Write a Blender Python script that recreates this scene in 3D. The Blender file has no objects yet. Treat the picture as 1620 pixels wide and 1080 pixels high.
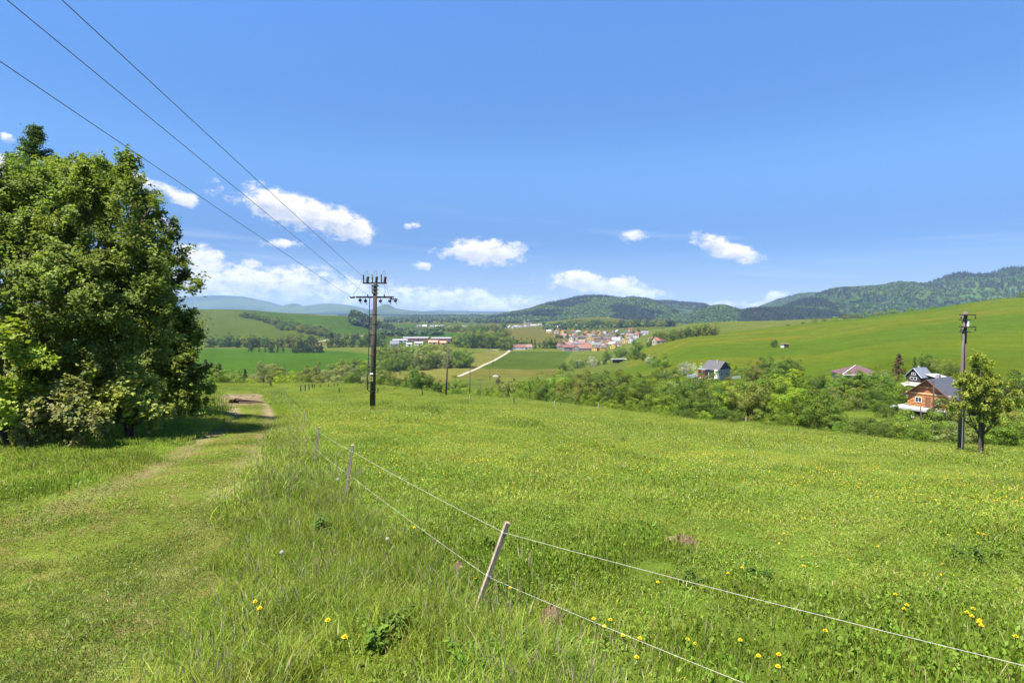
import bpy, bmesh, math, random
import numpy as np
from mathutils import Vector, Matrix

R = math.radians
rng = np.random.default_rng(7)
random.seed(7)
S = bpy.context.scene
COL = S.collection

# ------------------------------------------------------------------ camera
FPX, CX, CY, HORIZON = 900.0, 810.0, 540.0, 488.0
PITCH = math.atan((CY - HORIZON) / FPX)
EYE = 1.65
cam_d = bpy.data.cameras.new("camera")
cam_d.sensor_width = 36.0
cam_d.lens = 20.0
cam_d.clip_start = 0.05
cam_d.clip_end = 60000
cam = bpy.data.objects.new("camera", cam_d)
COL.objects.link(cam)
cam.location = (0, 0, 0)
cam.rotation_euler = (math.pi / 2 - PITCH, 0, 0)
S.camera = cam

# ------------------------------------------------------------------ light
SUN_EL, SUN_AZ = R(64), R(-132)          # azimuth measured from +Y (view axis) clockwise
sun_dir = Vector((math.sin(SUN_AZ) * math.cos(SUN_EL), math.cos(SUN_AZ) * math.cos(SUN_EL), math.sin(SUN_EL)))
sd = bpy.data.lights.new("sun", 'SUN')
sd.energy = 4.8
sd.angle = R(0.53)
sd.color = (1.0, 0.955, 0.88)
sun = bpy.data.objects.new("sun", sd)
COL.objects.link(sun)
sun.rotation_euler = (-sun_dir).to_track_quat('-Z', 'Y').to_euler()

S.view_settings.view_transform = 'Standard'
S.view_settings.look = 'None'
S.view_settings.exposure = 1.55
S.view_settings.gamma = 1.0
S.view_settings.use_curve_mapping = False
S.render.engine = 'CYCLES'
cy = S.cycles
cy.max_bounces = 7
cy.diffuse_bounces = 3
cy.glossy_bounces = 2
cy.transmission_bounces = 4
cy.volume_bounces = 1
cy.transparent_max_bounces = 8
cy.use_denoising = True
cy.sample_clamp_indirect = 6.0


class NT:
    """small helper round a node tree"""
    def __init__(self, tree):
        self.t = tree
        self.n = tree.nodes
        self.l = tree.links

    def new(self, typ, **kw):
        nd = self.n.new(typ)
        for k, v in kw.items():
            setattr(nd, k, v)
        return nd

    def put(self, sock, v):
        if hasattr(v, 'is_output') or isinstance(v, bpy.types.NodeSocket):
            self.l.new(v, sock)
        else:
            sock.default_value = v

    def math(self, op, a, b=0.0, c=None, clamp=False):
        nd = self.new('ShaderNodeMath', operation=op, use_clamp=clamp)
        self.put(nd.inputs[0], a)
        self.put(nd.inputs[1], b)
        if c is not None:
            self.put(nd.inputs[2], c)
        return nd.outputs[0]

    def mix(self, f, a, b, blend='MIX'):
        nd = self.new('ShaderNodeMix', data_type='RGBA', blend_type=blend)
        self.put(nd.inputs[0], f)
        self.put(nd.inputs[6], a)
        self.put(nd.inputs[7], b)
        return nd.outputs[2]

    def noise(self, vec, scale, detail=3.0, rough=0.55, dims='3D', out=0):
        nd = self.new('ShaderNodeTexNoise', noise_dimensions=dims)
        if vec is not None:
            self.l.new(vec, nd.inputs['Vector'])
        nd.inputs['Scale'].default_value = scale
        nd.inputs['Detail'].default_value = detail
        nd.inputs['Roughness'].default_value = rough
        return nd.outputs[out]

    def remap(self, v, a, b, c=0.0, d=1.0, smooth=False):
        nd = self.new('ShaderNodeMapRange')
        if smooth:
            nd.interpolation_type = 'SMOOTHSTEP'
        self.put(nd.inputs[0], v)
        for i, x in enumerate((a, b, c, d)):
            self.put(nd.inputs[i + 1], x)
        return nd.outputs[0]


def px_azel(px, py):
    a = (px - CX) / FPX
    b = (CY - py) / FPX
    y = math.cos(PITCH) + b * math.sin(PITCH)
    z = -math.sin(PITCH) + b * math.cos(PITCH)
    return math.atan2(a, y), math.atan2(z, math.hypot(a, y))


world = bpy.data.worlds.new("World")
S.world = world
world.use_nodes = True
W = NT(world.node_tree)
W.n.clear()
sky = W.new('ShaderNodeTexSky', sky_type='NISHITA')
sky.sun_disc = False
sky.sun_elevation = SUN_EL
sky.sun_rotation = SUN_AZ % (2 * math.pi)
sky.altitude = 1500
sky.air_density = 1.0
sky.dust_density = 0.05
sky.ozone_density = 2.2
tc = W.new('ShaderNodeTexCoord')
sep = W.new('ShaderNodeSeparateXYZ')
W.l.new(tc.outputs['Generated'], sep.inputs[0])
X, Y, Z = sep.outputs
az = W.math('ARCTAN2', X, Y)
hyp = W.math('SQRT', W.math('ADD', W.math('MULTIPLY', X, X), W.math('MULTIPLY', Y, Y)))
el = W.math('ARCTAN2', Z, hyp)
comb = W.new('ShaderNodeCombineXYZ')
W.put(comb.inputs[0], az)
W.put(comb.inputs[1], W.math('MULTIPLY', el, 1.5))
vec = comb.outputs[0]
n_big = W.noise(vec, 17.0, 9.0, 0.62)
n_mid = W.noise(vec, 46.0, 9.0, 0.68)
warp = W.noise(vec, 12.0, 3.0, 0.5, out=1)
# (px, py, half width px, half height px, tilt, strength)
CLOUDS = [
    (478, 336, 112, 26, 0.27, 1.0), (540, 350, 52, 18, 0.35, 0.9), (432, 320, 42, 16, 0.15, 0.85),
    (765, 400, 68, 20, 0.02, 1.0), (735, 395, 30, 14, 0.0, 0.6),
    (950, 452, 92, 17, 0.13, 1.0), (903, 444, 40, 14, 0.0, 0.75), (1005, 464, 40, 11, 0.2, 0.8),
    (1148, 392, 58, 16, 0.42, 1.0), (1128, 382, 26, 13, 0.2, 0.5),
    (998, 374, 20, 9, 0.1, 0.42), (1232, 472, 26, 11, -0.25, 0.9), (1180, 484, 80, 7, 0.0, 0.62),
    (232, 292, 56, 12, 0.25, 0.85), (290, 316, 22, 10, 0.1, 0.8), (250, 356, 30, 14, 0.3, 0.7),
    (320, 410, 46, 20, 0.1, 0.8), (395, 416, 18, 8, 0, 0.65), (652, 357, 14, 7, 0, 0.7), (667, 421, 14, 6, 0, 0.65),
    (448, 386, 34, 8, 0.12, 0.62), (360, 445, 110, 26, 0.05, 0.9), (470, 447, 80, 24, 0.0, 0.8),
    (560, 462, 70, 22, 0, 0.62), (675, 468, 80, 17, 0, 0.72), (740, 470, 42, 14, 0, 0.55), (800, 480, 80, 14, 0, 0.72),
    (880, 484, 60, 10, 0, 0.6), (8, 262, 20, 16, 0, 0.8), (20, 221, 12, 7, 0, 0.7), 
    (-150, 380, 120, 40, 0.1, 1.0), (-420, 300, 90, 30, 0.2, 1.0), (1850, 470, 110, 22, 0.1, 0.9),
]
acc = None
shade_acc = None
warpc = W.new('ShaderNodeSeparateColor')
W.l.new(warp, warpc.inputs[0])
azw = W.math('ADD', az, W.math('MULTIPLY', W.math('SUBTRACT', warpc.outputs[0], 0.5), 0.030))
elw = W.math('ADD', el, W.math('MULTIPLY', W.math('SUBTRACT', warpc.outputs[1], 0.5), 0.020))
for (px, py, hw, hh, tilt, st) in CLOUDS:
    a0, e0 = px_azel(px, py)
    k = math.cos(a0) ** 2
    hw_, hh_ = hw / FPX * k * 1.12, hh / FPX * math.sqrt(k) * 1.15
    tl = -tilt
    da = W.math('SUBTRACT', azw, a0)
    de = W.math('SUBTRACT', elw, e0)
    ct, sn = math.cos(tl), math.sin(tl)
    u = W.math('ADD', W.math('MULTIPLY', da, ct / hw_), W.math('MULTIPLY', de, sn / hw_))
    v = W.math('ADD', W.math('MULTIPLY', da, -sn / hh_), W.math('MULTIPLY', de, ct / hh_))
    vb = W.math('ADD', W.math('MULTIPLY', v, 1.0), 0.0)
    d2 = W.math('ADD', W.math('MULTIPLY', u, u), W.math('MULTIPLY', vb, vb))
    m = W.math('MULTIPLY', W.math('SUBTRACT', 1.15, d2), st)
    m = W.math('MAXIMUM', m, -1.0)
    vs = W.math('MULTIPLY', W.math('MAXIMUM', m, 0.0), v)
    if acc is None:
        acc, shade_acc = m, vs
    else:
        acc = W.math('MAXIMUM', acc, m)
        shade_acc = W.math('ADD', shade_acc, vs)
dens = W.math('ADD', acc, W.math('MULTIPLY', W.math('SUBTRACT', n_big, 0.5), 2.7))
dens = W.math('ADD', dens, W.math('MULTIPLY', W.math('SUBTRACT', n_mid, 0.5), 2.3))
alpha = W.remap(dens, 0.02, 0.92, 0.0, 1.0, True)
# thin high streaks, contrails and the milky band low over the horizon
comb2 = W.new('ShaderNodeCombineXYZ')
W.put(comb2.inputs[0], W.math('MULTIPLY', az, 2.0))
W.put(comb2.inputs[1], W.math('MULTIPLY', W.math('ADD', el, W.math('MULTIPLY', az, 0.05)), 26.0))
st_n = W.noise(comb2.outputs[0], 1.6, 4.0, 0.5)
streak = W.math('MULTIPLY', W.remap(st_n, 0.52, 0.75, 0, 0.30, True),
                W.math('MULTIPLY', W.remap(el, 0.02, 0.08, 0, 1, True), W.remap(el, 0.19, 0.10, 0, 1, True)))
low = W.math('MULTIPLY', W.remap(el, 0.10, -0.02, 0.0, 0.30, True), W.remap(az, 0.42, -0.25, 0.05, 1.0, True))
thin = W.math('ADD', streak, low)
s_v = W.math('ADD', W.math('MULTIPLY', shade_acc, 0.9), W.math('MULTIPLY', W.math('SUBTRACT', n_mid, 0.5), 2.4))
lit = W.remap(s_v, -0.75, 0.85, 0.0, 1.0, True)
white = W.mix(lit, (3.9, 4.2, 4.8, 1), (6.9, 6.75, 6.6, 1))
hs = W.new('ShaderNodeHueSaturation')
hs.inputs['Saturation'].default_value = 1.22
hs.inputs['Value'].default_value = 1.0
W.l.new(sky.outputs[0], hs.inputs['Color'])
# the camera's picture of this sky is flatter than the model: less glare low down
f_hi = W.remap(el, 0.24, 0.55, 0.0, 1.0, True)
f_lo = W.remap(el, 0.26, 0.09, 0.0, 1.0, True)
f_ll = W.remap(el, 0.09, 0.0, 0.0, 1.0, True)
tone = W.mix(f_hi, (1.0, 1.02, 1.10, 1), (1.60, 1.50, 1.62, 1))
tone = W.mix(f_lo, tone, (0.41, 0.48, 0.66, 1))
tone = W.mix(f_ll, tone, (0.26, 0.29, 0.45, 1))
skyc = W.mix(thin, W.mix(1.0, hs.outputs[0], tone, 'MULTIPLY'), (3.9, 4.7, 5.8, 1))
fin = W.mix(W.math('MULTIPLY', alpha, 0.96), skyc, white)
bg = W.new('ShaderNodeBackground')
bg.inputs['Strength'].default_value = 0.06
W.l.new(fin, bg.inputs['Color'])
wo = W.new('ShaderNodeOutputWorld')
W.l.new(bg.outputs[0], wo.inputs['Surface'])

# ------------------------------------------------------------------ numpy noise


def _hash(ix, iy, seed):
    h = (ix.astype(np.int64) * 374761393 + iy.astype(np.int64) * 668265263 + seed * 1274126177) & 0xFFFFFFFF
    h = ((h ^ (h >> 13)) * 1274126177) & 0xFFFFFFFF
    return ((h ^ (h >> 16)) & 0xFFFFFF) / float(0xFFFFFF)


def vnoise(x, y, seed=0):
    x = np.asarray(x, float)
    y = np.asarray(y, float)
    ix, iy = np.floor(x), np.floor(y)
    fx, fy = x - ix, y - iy
    fx = fx * fx * (3 - 2 * fx)
    fy = fy * fy * (3 - 2 * fy)
    a = _hash(ix, iy, seed)
    b = _hash(ix + 1, iy, seed)
    c = _hash(ix, iy + 1, seed)
    d = _hash(ix + 1, iy + 1, seed)
    return (a * (1 - fx) + b * fx) * (1 - fy) + (c * (1 - fx) + d * fx) * fy


def fbm(x, y, seed=0, octv=4):
    s, a, t = 0.0, 0.5, 0.0
    for o in range(octv):
        s = s + a * vnoise(np.asarray(x) * 2 ** o, np.asarray(y) * 2 ** o, seed + o * 17)
        t += a
        a *= 0.5
    return s / t


def pchip(xs, ys, xq):
    xs, ys, xq = np.asarray(xs, float), np.asarray(ys, float), np.asarray(xq, float)
    h = np.diff(xs)
    d = (np.diff(ys, axis=0).T / h).T
    m = np.zeros_like(ys)
    for i in range(1, len(xs) - 1):
        a, b = d[i - 1], d[i]
        w1, w2 = 2 * h[i] + h[i - 1], h[i] + 2 * h[i - 1]
        ok = (a * b) > 0
        with np.errstate(divide='ignore', invalid='ignore'):
            mm = (w1 + w2) / (w1 / np.where(a == 0, 1, a) + w2 / np.where(b == 0, 1, b))
        m[i] = np.where(ok, mm, 0)
    m[0], m[-1] = d[0], d[-1]
    xq = np.clip(xq, xs[0], xs[-1])
    k = np.clip(np.searchsorted(xs, xq, side='right') - 1, 0, len(xs) - 2)
    t = (xq - xs[k]) / h[k]
    sh = (slice(None),) + (None,) * (ys.ndim - 1)
    t = t[sh]
    hk = h[k][sh]
    return ((1 + 2 * t) * (1 - t) ** 2) * ys[k] + (t * (1 - t) ** 2) * hk * m[k] + (t * t * (3 - 2 * t)) * ys[k + 1] + (t * t * (t - 1)) * hk * m[k + 1]


# ------------------------------------------------------------------ terrain shape
def zy(py):
    b = (CY - py) / FPX
    return (-math.sin(PITCH) + b * math.cos(PITCH)) / (math.cos(PITCH) + b * math.sin(PITCH))


FAR = [(3000, 507), (5000, 500.5), (9000, 495.5), (14000, 493)]
VAL = [(600, 578), (806, 555), (1200, 533), (2000, 515)] + FAR
# azimuth columns (as picture columns) : (depth m, height of the ground there as a picture row)
PROF = {
    -700: [(5, 930), (16, 690), (30, 640), (60, 600), (120, 570), (300, 520), (900, 500), (1500, 482), (3000, 490)] + FAR[1:],
    0: [(5, 948), (9, 798), (16, 700), (28, 645), (60, 612), (110, 598), (150, 600), (300, 606), (450, 596), (587, 580), (870, 550), (1200, 526), (1500, 503), (1800, 486), (2300, 492)] + FAR,
    330: [(5, 955), (10, 768), (16, 705), (28, 658), (42, 641), (60, 631), (80, 618), (105, 608), (125, 612), (200, 614), (280, 610), (350, 606), (450, 596), (587, 580), (870, 550), (1000, 542), (1200, 527), (1500, 504), (1800, 489), (2300, 494)] + FAR,
    450: [(5, 957), (8.5, 792), (15, 706), (28, 665), (42, 648), (60, 636), (94, 618), (115, 608), (150, 613), (200, 617), (280, 613), (350, 607), (450, 597), (587, 580), (870, 550), (1000, 542), (1200, 529), (1500, 508), (1800, 494.6), (2300, 499)] + FAR,
    555: [(5, 958), (8, 795), (15, 712), (28, 667), (42, 650), (60, 635), (94, 618), (115, 609), (150, 616), (200, 621), (280, 618), (350, 611), (450, 600), (600, 578), (870, 550), (1000, 542), (1200, 530), (1400, 512), (1600, 500), (2000, 505)] + FAR,
    620: [(5, 959), (8, 797), (15, 714), (28, 669), (42, 652), (60, 637), (94, 620), (108, 614), (150, 620), (200, 622), (280, 620), (350, 612), (450, 600), (600, 578), (870, 551), (1200, 533), (1500, 524), (2000, 515)] + FAR,
    700: [(5, 959), (8, 800), (15, 718), (28, 672), (42, 655), (60, 640), (94, 628), (105, 625), (125, 628), (160, 632), (200, 628), (280, 617), (350, 608), (450, 599)] + VAL,
    800: [(5, 958), (8, 802), (15, 721), (28, 677), (42, 661), (60, 647), (94, 634), (108, 631), (135, 636), (200, 630), (280, 617), (350, 608), (450, 599)] + VAL,
    950: [(5, 955), (8, 806), (15, 728), (28, 690), (42, 673), (60, 660), (80, 652), (95, 648), (115, 652), (160, 645), (200, 632), (260, 612), (330, 599), (420, 589), (500, 583), (650, 570), (806, 555), (1200, 533), (1500, 522), (1750, 511), (2050, 502), (2400, 506)] + FAR,
    1040: [(5, 953), (8, 809), (15, 733), (28, 697), (42, 680), (60, 667), (80, 658), (95, 661), (120, 655), (160, 640), (200, 622), (260, 603), (330, 584), (400, 568), (470, 552), (520, 545), (600, 546), (700, 542), (900, 530), (1200, 521), (1500, 517), (1900, 513), (2400, 509)] + FAR,
    1100: [(5, 952), (8, 811), (15, 737), (28, 700), (42, 683), (60, 671), (72, 667), (85, 670), (120, 655), (160, 634), (200, 612), (230, 600), (260, 589), (300, 575), (380, 552), (490, 533), (560, 536), (700, 529), (900, 516), (1100, 510), (1400, 516), (2000, 514)] + FAR,
    1270: [(5, 949), (8, 815), (15, 746), (28, 711), (42, 694), (55, 685), (62, 683), (75, 687), (100, 672), (130, 652), (170, 628), (200, 611), (240, 593), (300, 568), (400, 539), (500, 520), (560, 513), (650, 516), (900, 511), (1100, 506), (1400, 510), (2000, 512)] + FAR,
    1450: [(5, 945), (8, 820), (15, 756), (28, 723), (42, 708), (50, 704), (60, 706), (80, 692), (100, 672), (120, 652), (155, 610), (200, 584), (300, 545), (400, 518), (500, 500), (600, 491.5), (800, 497), (1500, 505), (2000, 508)] + FAR,
    1620: [(5, 940), (8, 822), (15, 765), (28, 738), (38, 723), (46, 714), (55, 716), (80, 695), (120, 650), (160, 612), (200, 582), (300, 538), (400, 503), (500, 482), (600, 471.5), (800, 480), (1500, 500), (2000, 505)] + FAR,
    2300: [(5, 900), (16, 775), (30, 745), (46, 725), (60, 720), (120, 640), (200, 560), (400, 470), (600, 430), (900, 450), (1500, 480), (2500, 495)] + FAR[1:],
}
LR = np.linspace(math.log(0.5), math.log(20000), 700)
cols_phi, cols_t = [], []


def add_behind(phi, t):
    cols_phi.append(phi)
    r = np.exp(LR)
    cols_t.append(np.clip(t * 60 / (60 + np.maximum(r - 30, 0)), -0.2, 0.2) - 15 * np.clip(r / 2000, 0, 1) / r)


add_behind(-math.pi, 0.16)
add_behind(-2.2, 0.12)
add_behind(-1.35, 0.00)
for pxc, pts in PROF.items():
    phi = math.atan((pxc - CX) / FPX)
    d = np.array([p[0] for p in pts], float)
    z = np.array([zy(p[1]) for p in pts]) * d
    r = d / math.cos(phi)
    t = (z + EYE) / r
    lr = np.log(r)
    lr = np.concatenate([[math.log(0.3)], lr])
    t = np.concatenate([[t[0]], t])
    cols_phi.append(phi)
    cols_t.append(pchip(lr, t, LR))
add_behind(1.35, -0.06)
add_behind(2.2, 0.08)
add_behind(math.pi, 0.16)
PHI = np.linspace(-math.pi, math.pi, 2401)
TG = pchip(np.array(cols_phi), np.array(cols_t), PHI)          # (phi, lnr)


def height(x, y):
    x = np.asarray(x, float)
    y = np.asarray(y, float)
    r = np.maximum(np.hypot(x, y), 0.5)
    ph = np.arctan2(x, y)
    fi = (ph + math.pi) / (2 * math.pi) * 2400
    fj = (np.log(r) - LR[0]) / (LR[1] - LR[0])
    i = np.clip(fi.astype(int), 0, 2399)
    j = np.clip(fj.astype(int), 0, 698)
    a = fi - i
    b = np.clip(fj - j, 0, 1)
    t = (TG[i, j] * (1 - a) + TG[i + 1, j] * a) * (1 - b) + (TG[i, j + 1] * (1 - a) + TG[i + 1, j + 1] * a) * b
    z = t * r - EYE
    fade = np.clip((r - 2) / 10, 0, 1)
    z = z + (fbm(x / 1.3, y / 1.3, 3, 3) - 0.5) * 0.09 * np.clip(1.6 - r / 90, 0.0, 1)
    z = z + (fbm(x / 14, y / 14, 9, 3) - 0.5) * 0.35 * fade * np.clip(2.5 - r / 60, 0.3, 1)
    z = z + (fbm(x / 170, y / 170, 5, 4) - 0.5) * 7.0 * np.clip((r - 250) / 900, 0, 1)
    return z


def H(x, y):
    return float(height(np.array([x]), np.array([y]))[0])


def ray(px, py):
    a = (px - CX) / FPX
    b = (CY - py) / FPX
    y = math.cos(PITCH) + b * math.sin(PITCH)
    return a / y, (-math.sin(PITCH) + b * math.cos(PITCH)) / y


DM = np.exp(np.linspace(math.log(1.2), math.log(9000), 3000))


def hit(px, py, dmin=0, dmax=9000):
    """first point of the ground that the sight line through a picture point meets"""
    ux, uz = ray(px, py)
    dd = DM[(DM > dmin) & (DM < dmax)]
    g = height(ux * dd, dd) - uz * dd
    k = np.argmax(g > 0) if (g > 0).any() else int(np.argmax(g))
    D = dd[k]
    return Vector((ux * D, D, H(ux * D, D)))


def at(px, py, D):
    ux, uz = ray(px, py)
    return Vector((ux * D, D, uz * D))


def on(px, D, pyref=600):
    ux, _ = ray(px, pyref)
    return Vector((ux * D, D, H(ux * D, D)))


def topx(p):
    """world point -> picture point"""
    yy = p.y * math.cos(PITCH) - p.z * math.sin(PITCH)
    up = p.y * math.sin(PITCH) + p.z * math.cos(PITCH)
    return CX + FPX * p.x / yy, CY - FPX * up / yy


def inpoly(x, y, poly):
    c = np.zeros(x.shape, bool)
    n = len(poly)
    for i in range(n):
        x1, y1 = poly[i]
        x2, y2 = poly[(i + 1) % n]
        if y1 == y2:
            continue
        cond = ((y1 > y) != (y2 > y)) & (x < (x2 - x1) * (y - y1) / (y2 - y1) + x1)
        c ^= cond
    return c


def gpoly(pts, dmin=0, dmax=9000):
    return [tuple(hit(a, b, dmin, dmax)[:2]) for a, b in pts]


# ------------------------------------------------------------------ object helpers
def tag(o, label=None, cat=None, group=None, kind=None):
    if label:
        o['label'] = label
    if cat:
        o['category'] = cat
    if group:
        o['group'] = group
    if kind:
        o['kind'] = kind
    return o


def link_mesh(name, me, parent=None, mat=None):
    o = bpy.data.objects.new(name, me)
    COL.objects.link(o)
    if mat is not None and not me.materials:
        me.materials.append(mat)
    if parent is not None:
        o.parent = parent
    return o


def empty(name, loc, rz=0.0, **kw):
    o = bpy.data.objects.new(name, None)
    COL.objects.link(o)
    o.location = loc
    o.rotation_euler = (0, 0, rz)
    tag(o, **kw)
    return o


def np_mesh(name, verts, faces, smooth=False, colors=None):
    """faces: (n,k) int array"""
    me = bpy.data.meshes.new(name)
    verts = np.asarray(verts, np.float32)
    faces = np.asarray(faces, np.int32)
    n, k = faces.shape
    me.vertices.add(len(verts))
    me.vertices.foreach_set('co', verts.ravel())
    me.loops.add(n * k)
    me.loops.foreach_set('vertex_index', faces.ravel())
    me.polygons.add(n)
    me.polygons.foreach_set('loop_start', np.arange(0, n * k, k, dtype=np.int32))
    if smooth:
        me.polygons.foreach_set('use_smooth', np.ones(n, bool))
    me.update(calc_edges=True)
    if colors is not None:
        at_ = me.color_attributes.new('tint', 'FLOAT_COLOR', 'POINT')
        c = np.ones((len(verts), 4), np.float32)
        c[:, :3] = colors
        at_.data.foreach_set('color', c.ravel())
    return me


class MB:
    """collects simple solids into one mesh"""
    def __init__(self):
        self.v, self.f = [], []

    def add(self, v, f):
        o = len(self.v)
        self.v += [tuple(p) for p in v]
        self.f += [tuple(i + o for i in q) for q in f]

    def box(self, c, s, rz=0.0, M=None):
        hx, hy, hz = s[0] / 2, s[1] / 2, s[2] / 2
        vs = []
        for (a, b, d) in ((-1, -1, -1), (1, -1, -1), (1, 1, -1), (-1, 1, -1), (-1, -1, 1), (1, -1, 1), (1, 1, 1), (-1, 1, 1)):
            p = Vector((a * hx, b * hy, d * hz))
            if M is not None:
                p = M @ p
            elif rz:
                p = Matrix.Rotation(rz, 3, 'Z') @ p
            vs.append(p + Vector(c))
        self.add(vs, [(3, 2, 1, 0), (4, 5, 6, 7), (0, 1, 5, 4), (1, 2, 6, 5), (2, 3, 7, 6), (3, 0, 4, 7)])
        return self

    def tube(self, pts, rad, n=8, caps=True):
        pts = [Vector(p) for p in pts]
        if not hasattr(rad, '__len__'):
            rad = [rad] * len(pts)
        rings = []
        prev = None
        for i, p in enumerate(pts):
            d = (pts[min(i + 1, len(pts) - 1)] - pts[max(i - 1, 0)])
            if d.length < 1e-9:
                d = Vector((0, 0, 1))
            d.normalize()
            ref = prev if prev is not None else (Vector((1, 0, 0)) if abs(d.x) < 0.9 else Vector((0, 1, 0)))
            u = (ref - d * ref.dot(d))
            if u.length < 1e-6:
                u = d.orthogonal()
            u.normalize()
            prev = u
            w = d.cross(u)
            rings.append([p + (u * math.cos(2 * math.pi * k / n) + w * math.sin(2 * math.pi * k / n)) * rad[i] for k in range(n)])
        vs = [q for r_ in rings for q in r_]
        fs = []
        for i in range(len(pts) - 1):
            for k in range(n):
                a, b = i * n + k, i * n + (k + 1) % n
                fs.append((a, b, b + n, a + n))
        if caps:
            fs.append(tuple(reversed(range(n))))
            fs.append(tuple(range((len(pts) - 1) * n, len(pts) * n)))
        self.add(vs, fs)
        return self

    def lathe(self, c, prof, n=12, axis='Z'):
        """prof: (radius, height)"""
        c = Vector(c)
        vs, fs = [], []
        for (r_, h) in prof:
            for k in range(n):
                a = 2 * math.pi * k / n
                p = Vector((r_ * math.cos(a), r_ * math.sin(a), h))
                if axis == 'X':
                    p = Vector((p.z, p.y, p.x))
                elif axis == 'Y':
                    p = Vector((p.x, p.z, p.y))
                vs.append(c + p)
        for i in range(len(prof) - 1):
            for k in range(n):
                a, b = i * n + k, i * n + (k + 1) % n
                fs.append((a, b, b + n, a + n))
        fs.append(tuple(reversed(range(n))))
        fs.append(tuple(range((len(prof) - 1) * n, len(prof) * n)))
        self.add(vs, fs)
        return self

    def mesh(self, name='m', smooth=False):
        me = bpy.data.meshes.new(name)
        me.from_pydata(self.v, [], self.f)
        me.update()
        bm = bmesh.new()
        bm.from_mesh(me)
        bmesh.ops.recalc_face_normals(bm, faces=bm.faces)
        bm.to_mesh(me)
        bm.free()
        if smooth:
            for p in me.polygons:
                p.use_smooth = True
        return me

    def build(self, name, mat, parent=None, smooth=False):
        return link_mesh(name, self.mesh(name, smooth), parent, mat)


# ------------------------------------------------------------------ materials
def new_mat(name):
    m = bpy.data.materials.new(name)
    m.use_nodes = True
    T = NT(m.node_tree)
    T.n.clear()
    out = T.new('ShaderNodeOutputMaterial')
    return m, T, out


def simple_mat(name, col, rough=0.8, var=0.25, scale=3.0, metal=0.0, bump=0.3, bscale=None, objcol=False, stretch=None, spec=0.3):
    m, T, out = new_mat(name)
    p = T.new('ShaderNodeBsdfPrincipled')
    p.inputs['Roughness'].default_value = rough
    p.inputs['Metallic'].default_value = metal
    p.inputs['Specular IOR Level'].default_value = spec
    tc_ = T.new('ShaderNodeTexCoord')
    v = tc_.outputs['Object']
    if stretch:
        mp = T.new('ShaderNodeMapping')
        mp.inputs['Scale'].default_value = stretch
        T.l.new(v, mp.inputs[0])
        v = mp.outputs[0]
    n = T.noise(v, scale, 5.0, 0.6)
    if objcol:
        oi = T.new('ShaderNodeObjectInfo')
        base = oi.outputs['Color']
    else:
        base = (*col, 1)
    f = T.remap(n, 0.3, 0.7, 1 - var, 1 + var)
    c = T.mix(1.0, base, f, 'MULTIPLY')
    T.put(p.inputs['Base Color'], c)
    if bump:
        b = T.new('ShaderNodeBump')
        b.inputs['Strength'].default_value = bump
        b.inputs['Distance'].default_value = 0.02
        T.put(b.inputs['Height'], T.noise(v, bscale or scale * 6, 4.0, 0.6))
        T.l.new(b.outputs[0], p.inputs['Normal'])
    T.l.new(p.outputs[0], out.inputs['Surface'])
    return m


def leaf_mat(name, trans=0.42, rough=0.55, objcol=True, col=(0.06, 0.1, 0.02), rnd=0.18, tscale=(1.25, 1.35, 0.5)):
    """foliage: object colour x per-leaf tint, some light comes through the leaves"""
    m, T, out = new_mat(name)
    at_ = T.new('ShaderNodeAttribute', attribute_name='tint')
    oi = T.new('ShaderNodeObjectInfo')
    base = T.mix(1.0, oi.outputs['Color'] if objcol else (*col, 1), at_.outputs['Color'], 'MULTIPLY')
    hs_ = T.new('ShaderNodeHueSaturation')
    T.put(hs_.inputs['Value'], T.remap(oi.outputs['Random'], 0, 1, 1 - rnd, 1 + rnd))
    T.put(hs_.inputs['Hue'], T.remap(oi.outputs['Random'], 0, 1, 0.492, 0.508))
    T.l.new(base, hs_.inputs['Color'])
    c = hs_.outputs[0]
    p = T.new('ShaderNodeBsdfPrincipled')
    p.inputs['Roughness'].default_value = rough
    p.inputs['Specular IOR Level'].default_value = 0.15
    T.l.new(c, p.inputs['Base Color'])
    tr = T.new('ShaderNodeBsdfTranslucent')
    T.put(tr.inputs['Color'], T.mix(1.0, c, (*tscale, 1), 'MULTIPLY'))
    ms = T.new('ShaderNodeMixShader')
    ms.inputs[0].default_value = trans
    T.l.new(p.outputs[0], ms.inputs[1])
    T.l.new(tr.outputs[0], ms.inputs[2])
    T.l.new(ms.outputs[0], out.inputs['Surface'])
    return m


M = {}
M['leaf'] = leaf_mat('tree_leaves')
M['bark'] = simple_mat('bark', (0.075, 0.055, 0.04), 0.95, 0.4, 8, bump=0.8, stretch=(1, 1, 0.25))
M['forest'] = leaf_mat('far_forest_leaves', trans=0.15, rnd=0.45, objcol=False, col=(1, 1, 1))
M['grass'] = leaf_mat('grass_blades', trans=0.4, rough=0.5, objcol=False, col=(1, 1, 1), rnd=0.22, tscale=(1.05, 1.15, 0.7))
M['concrete'] = simple_mat('pole_concrete', (0.058, 0.048, 0.036), 0.9, 0.35, 5, bump=0.5, stretch=(1, 1, 0.2))
M['pale_concrete'] = simple_mat('pale_pole_concrete', (0.105, 0.082, 0.066), 0.9, 0.2, 5, bump=0.4, stretch=(1, 1, 0.2))
M['iron'] = simple_mat('dark_iron', (0.028, 0.027, 0.03), 0.65, 0.35, 14, bump=0.2)
M['porcelain'] = simple_mat('brown_porcelain', (0.045, 0.02, 0.015), 0.2, 0.2, 6, bump=0.0, spec=0.5)
M['wire'] = simple_mat('wire_aluminium', (0.10, 0.10, 0.12), 0.6, 0.1, 3, bump=0)
M['string'] = simple_mat('fence_string', (0.42, 0.39, 0.33), 0.8, 0.2, 200, bump=0)
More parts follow.
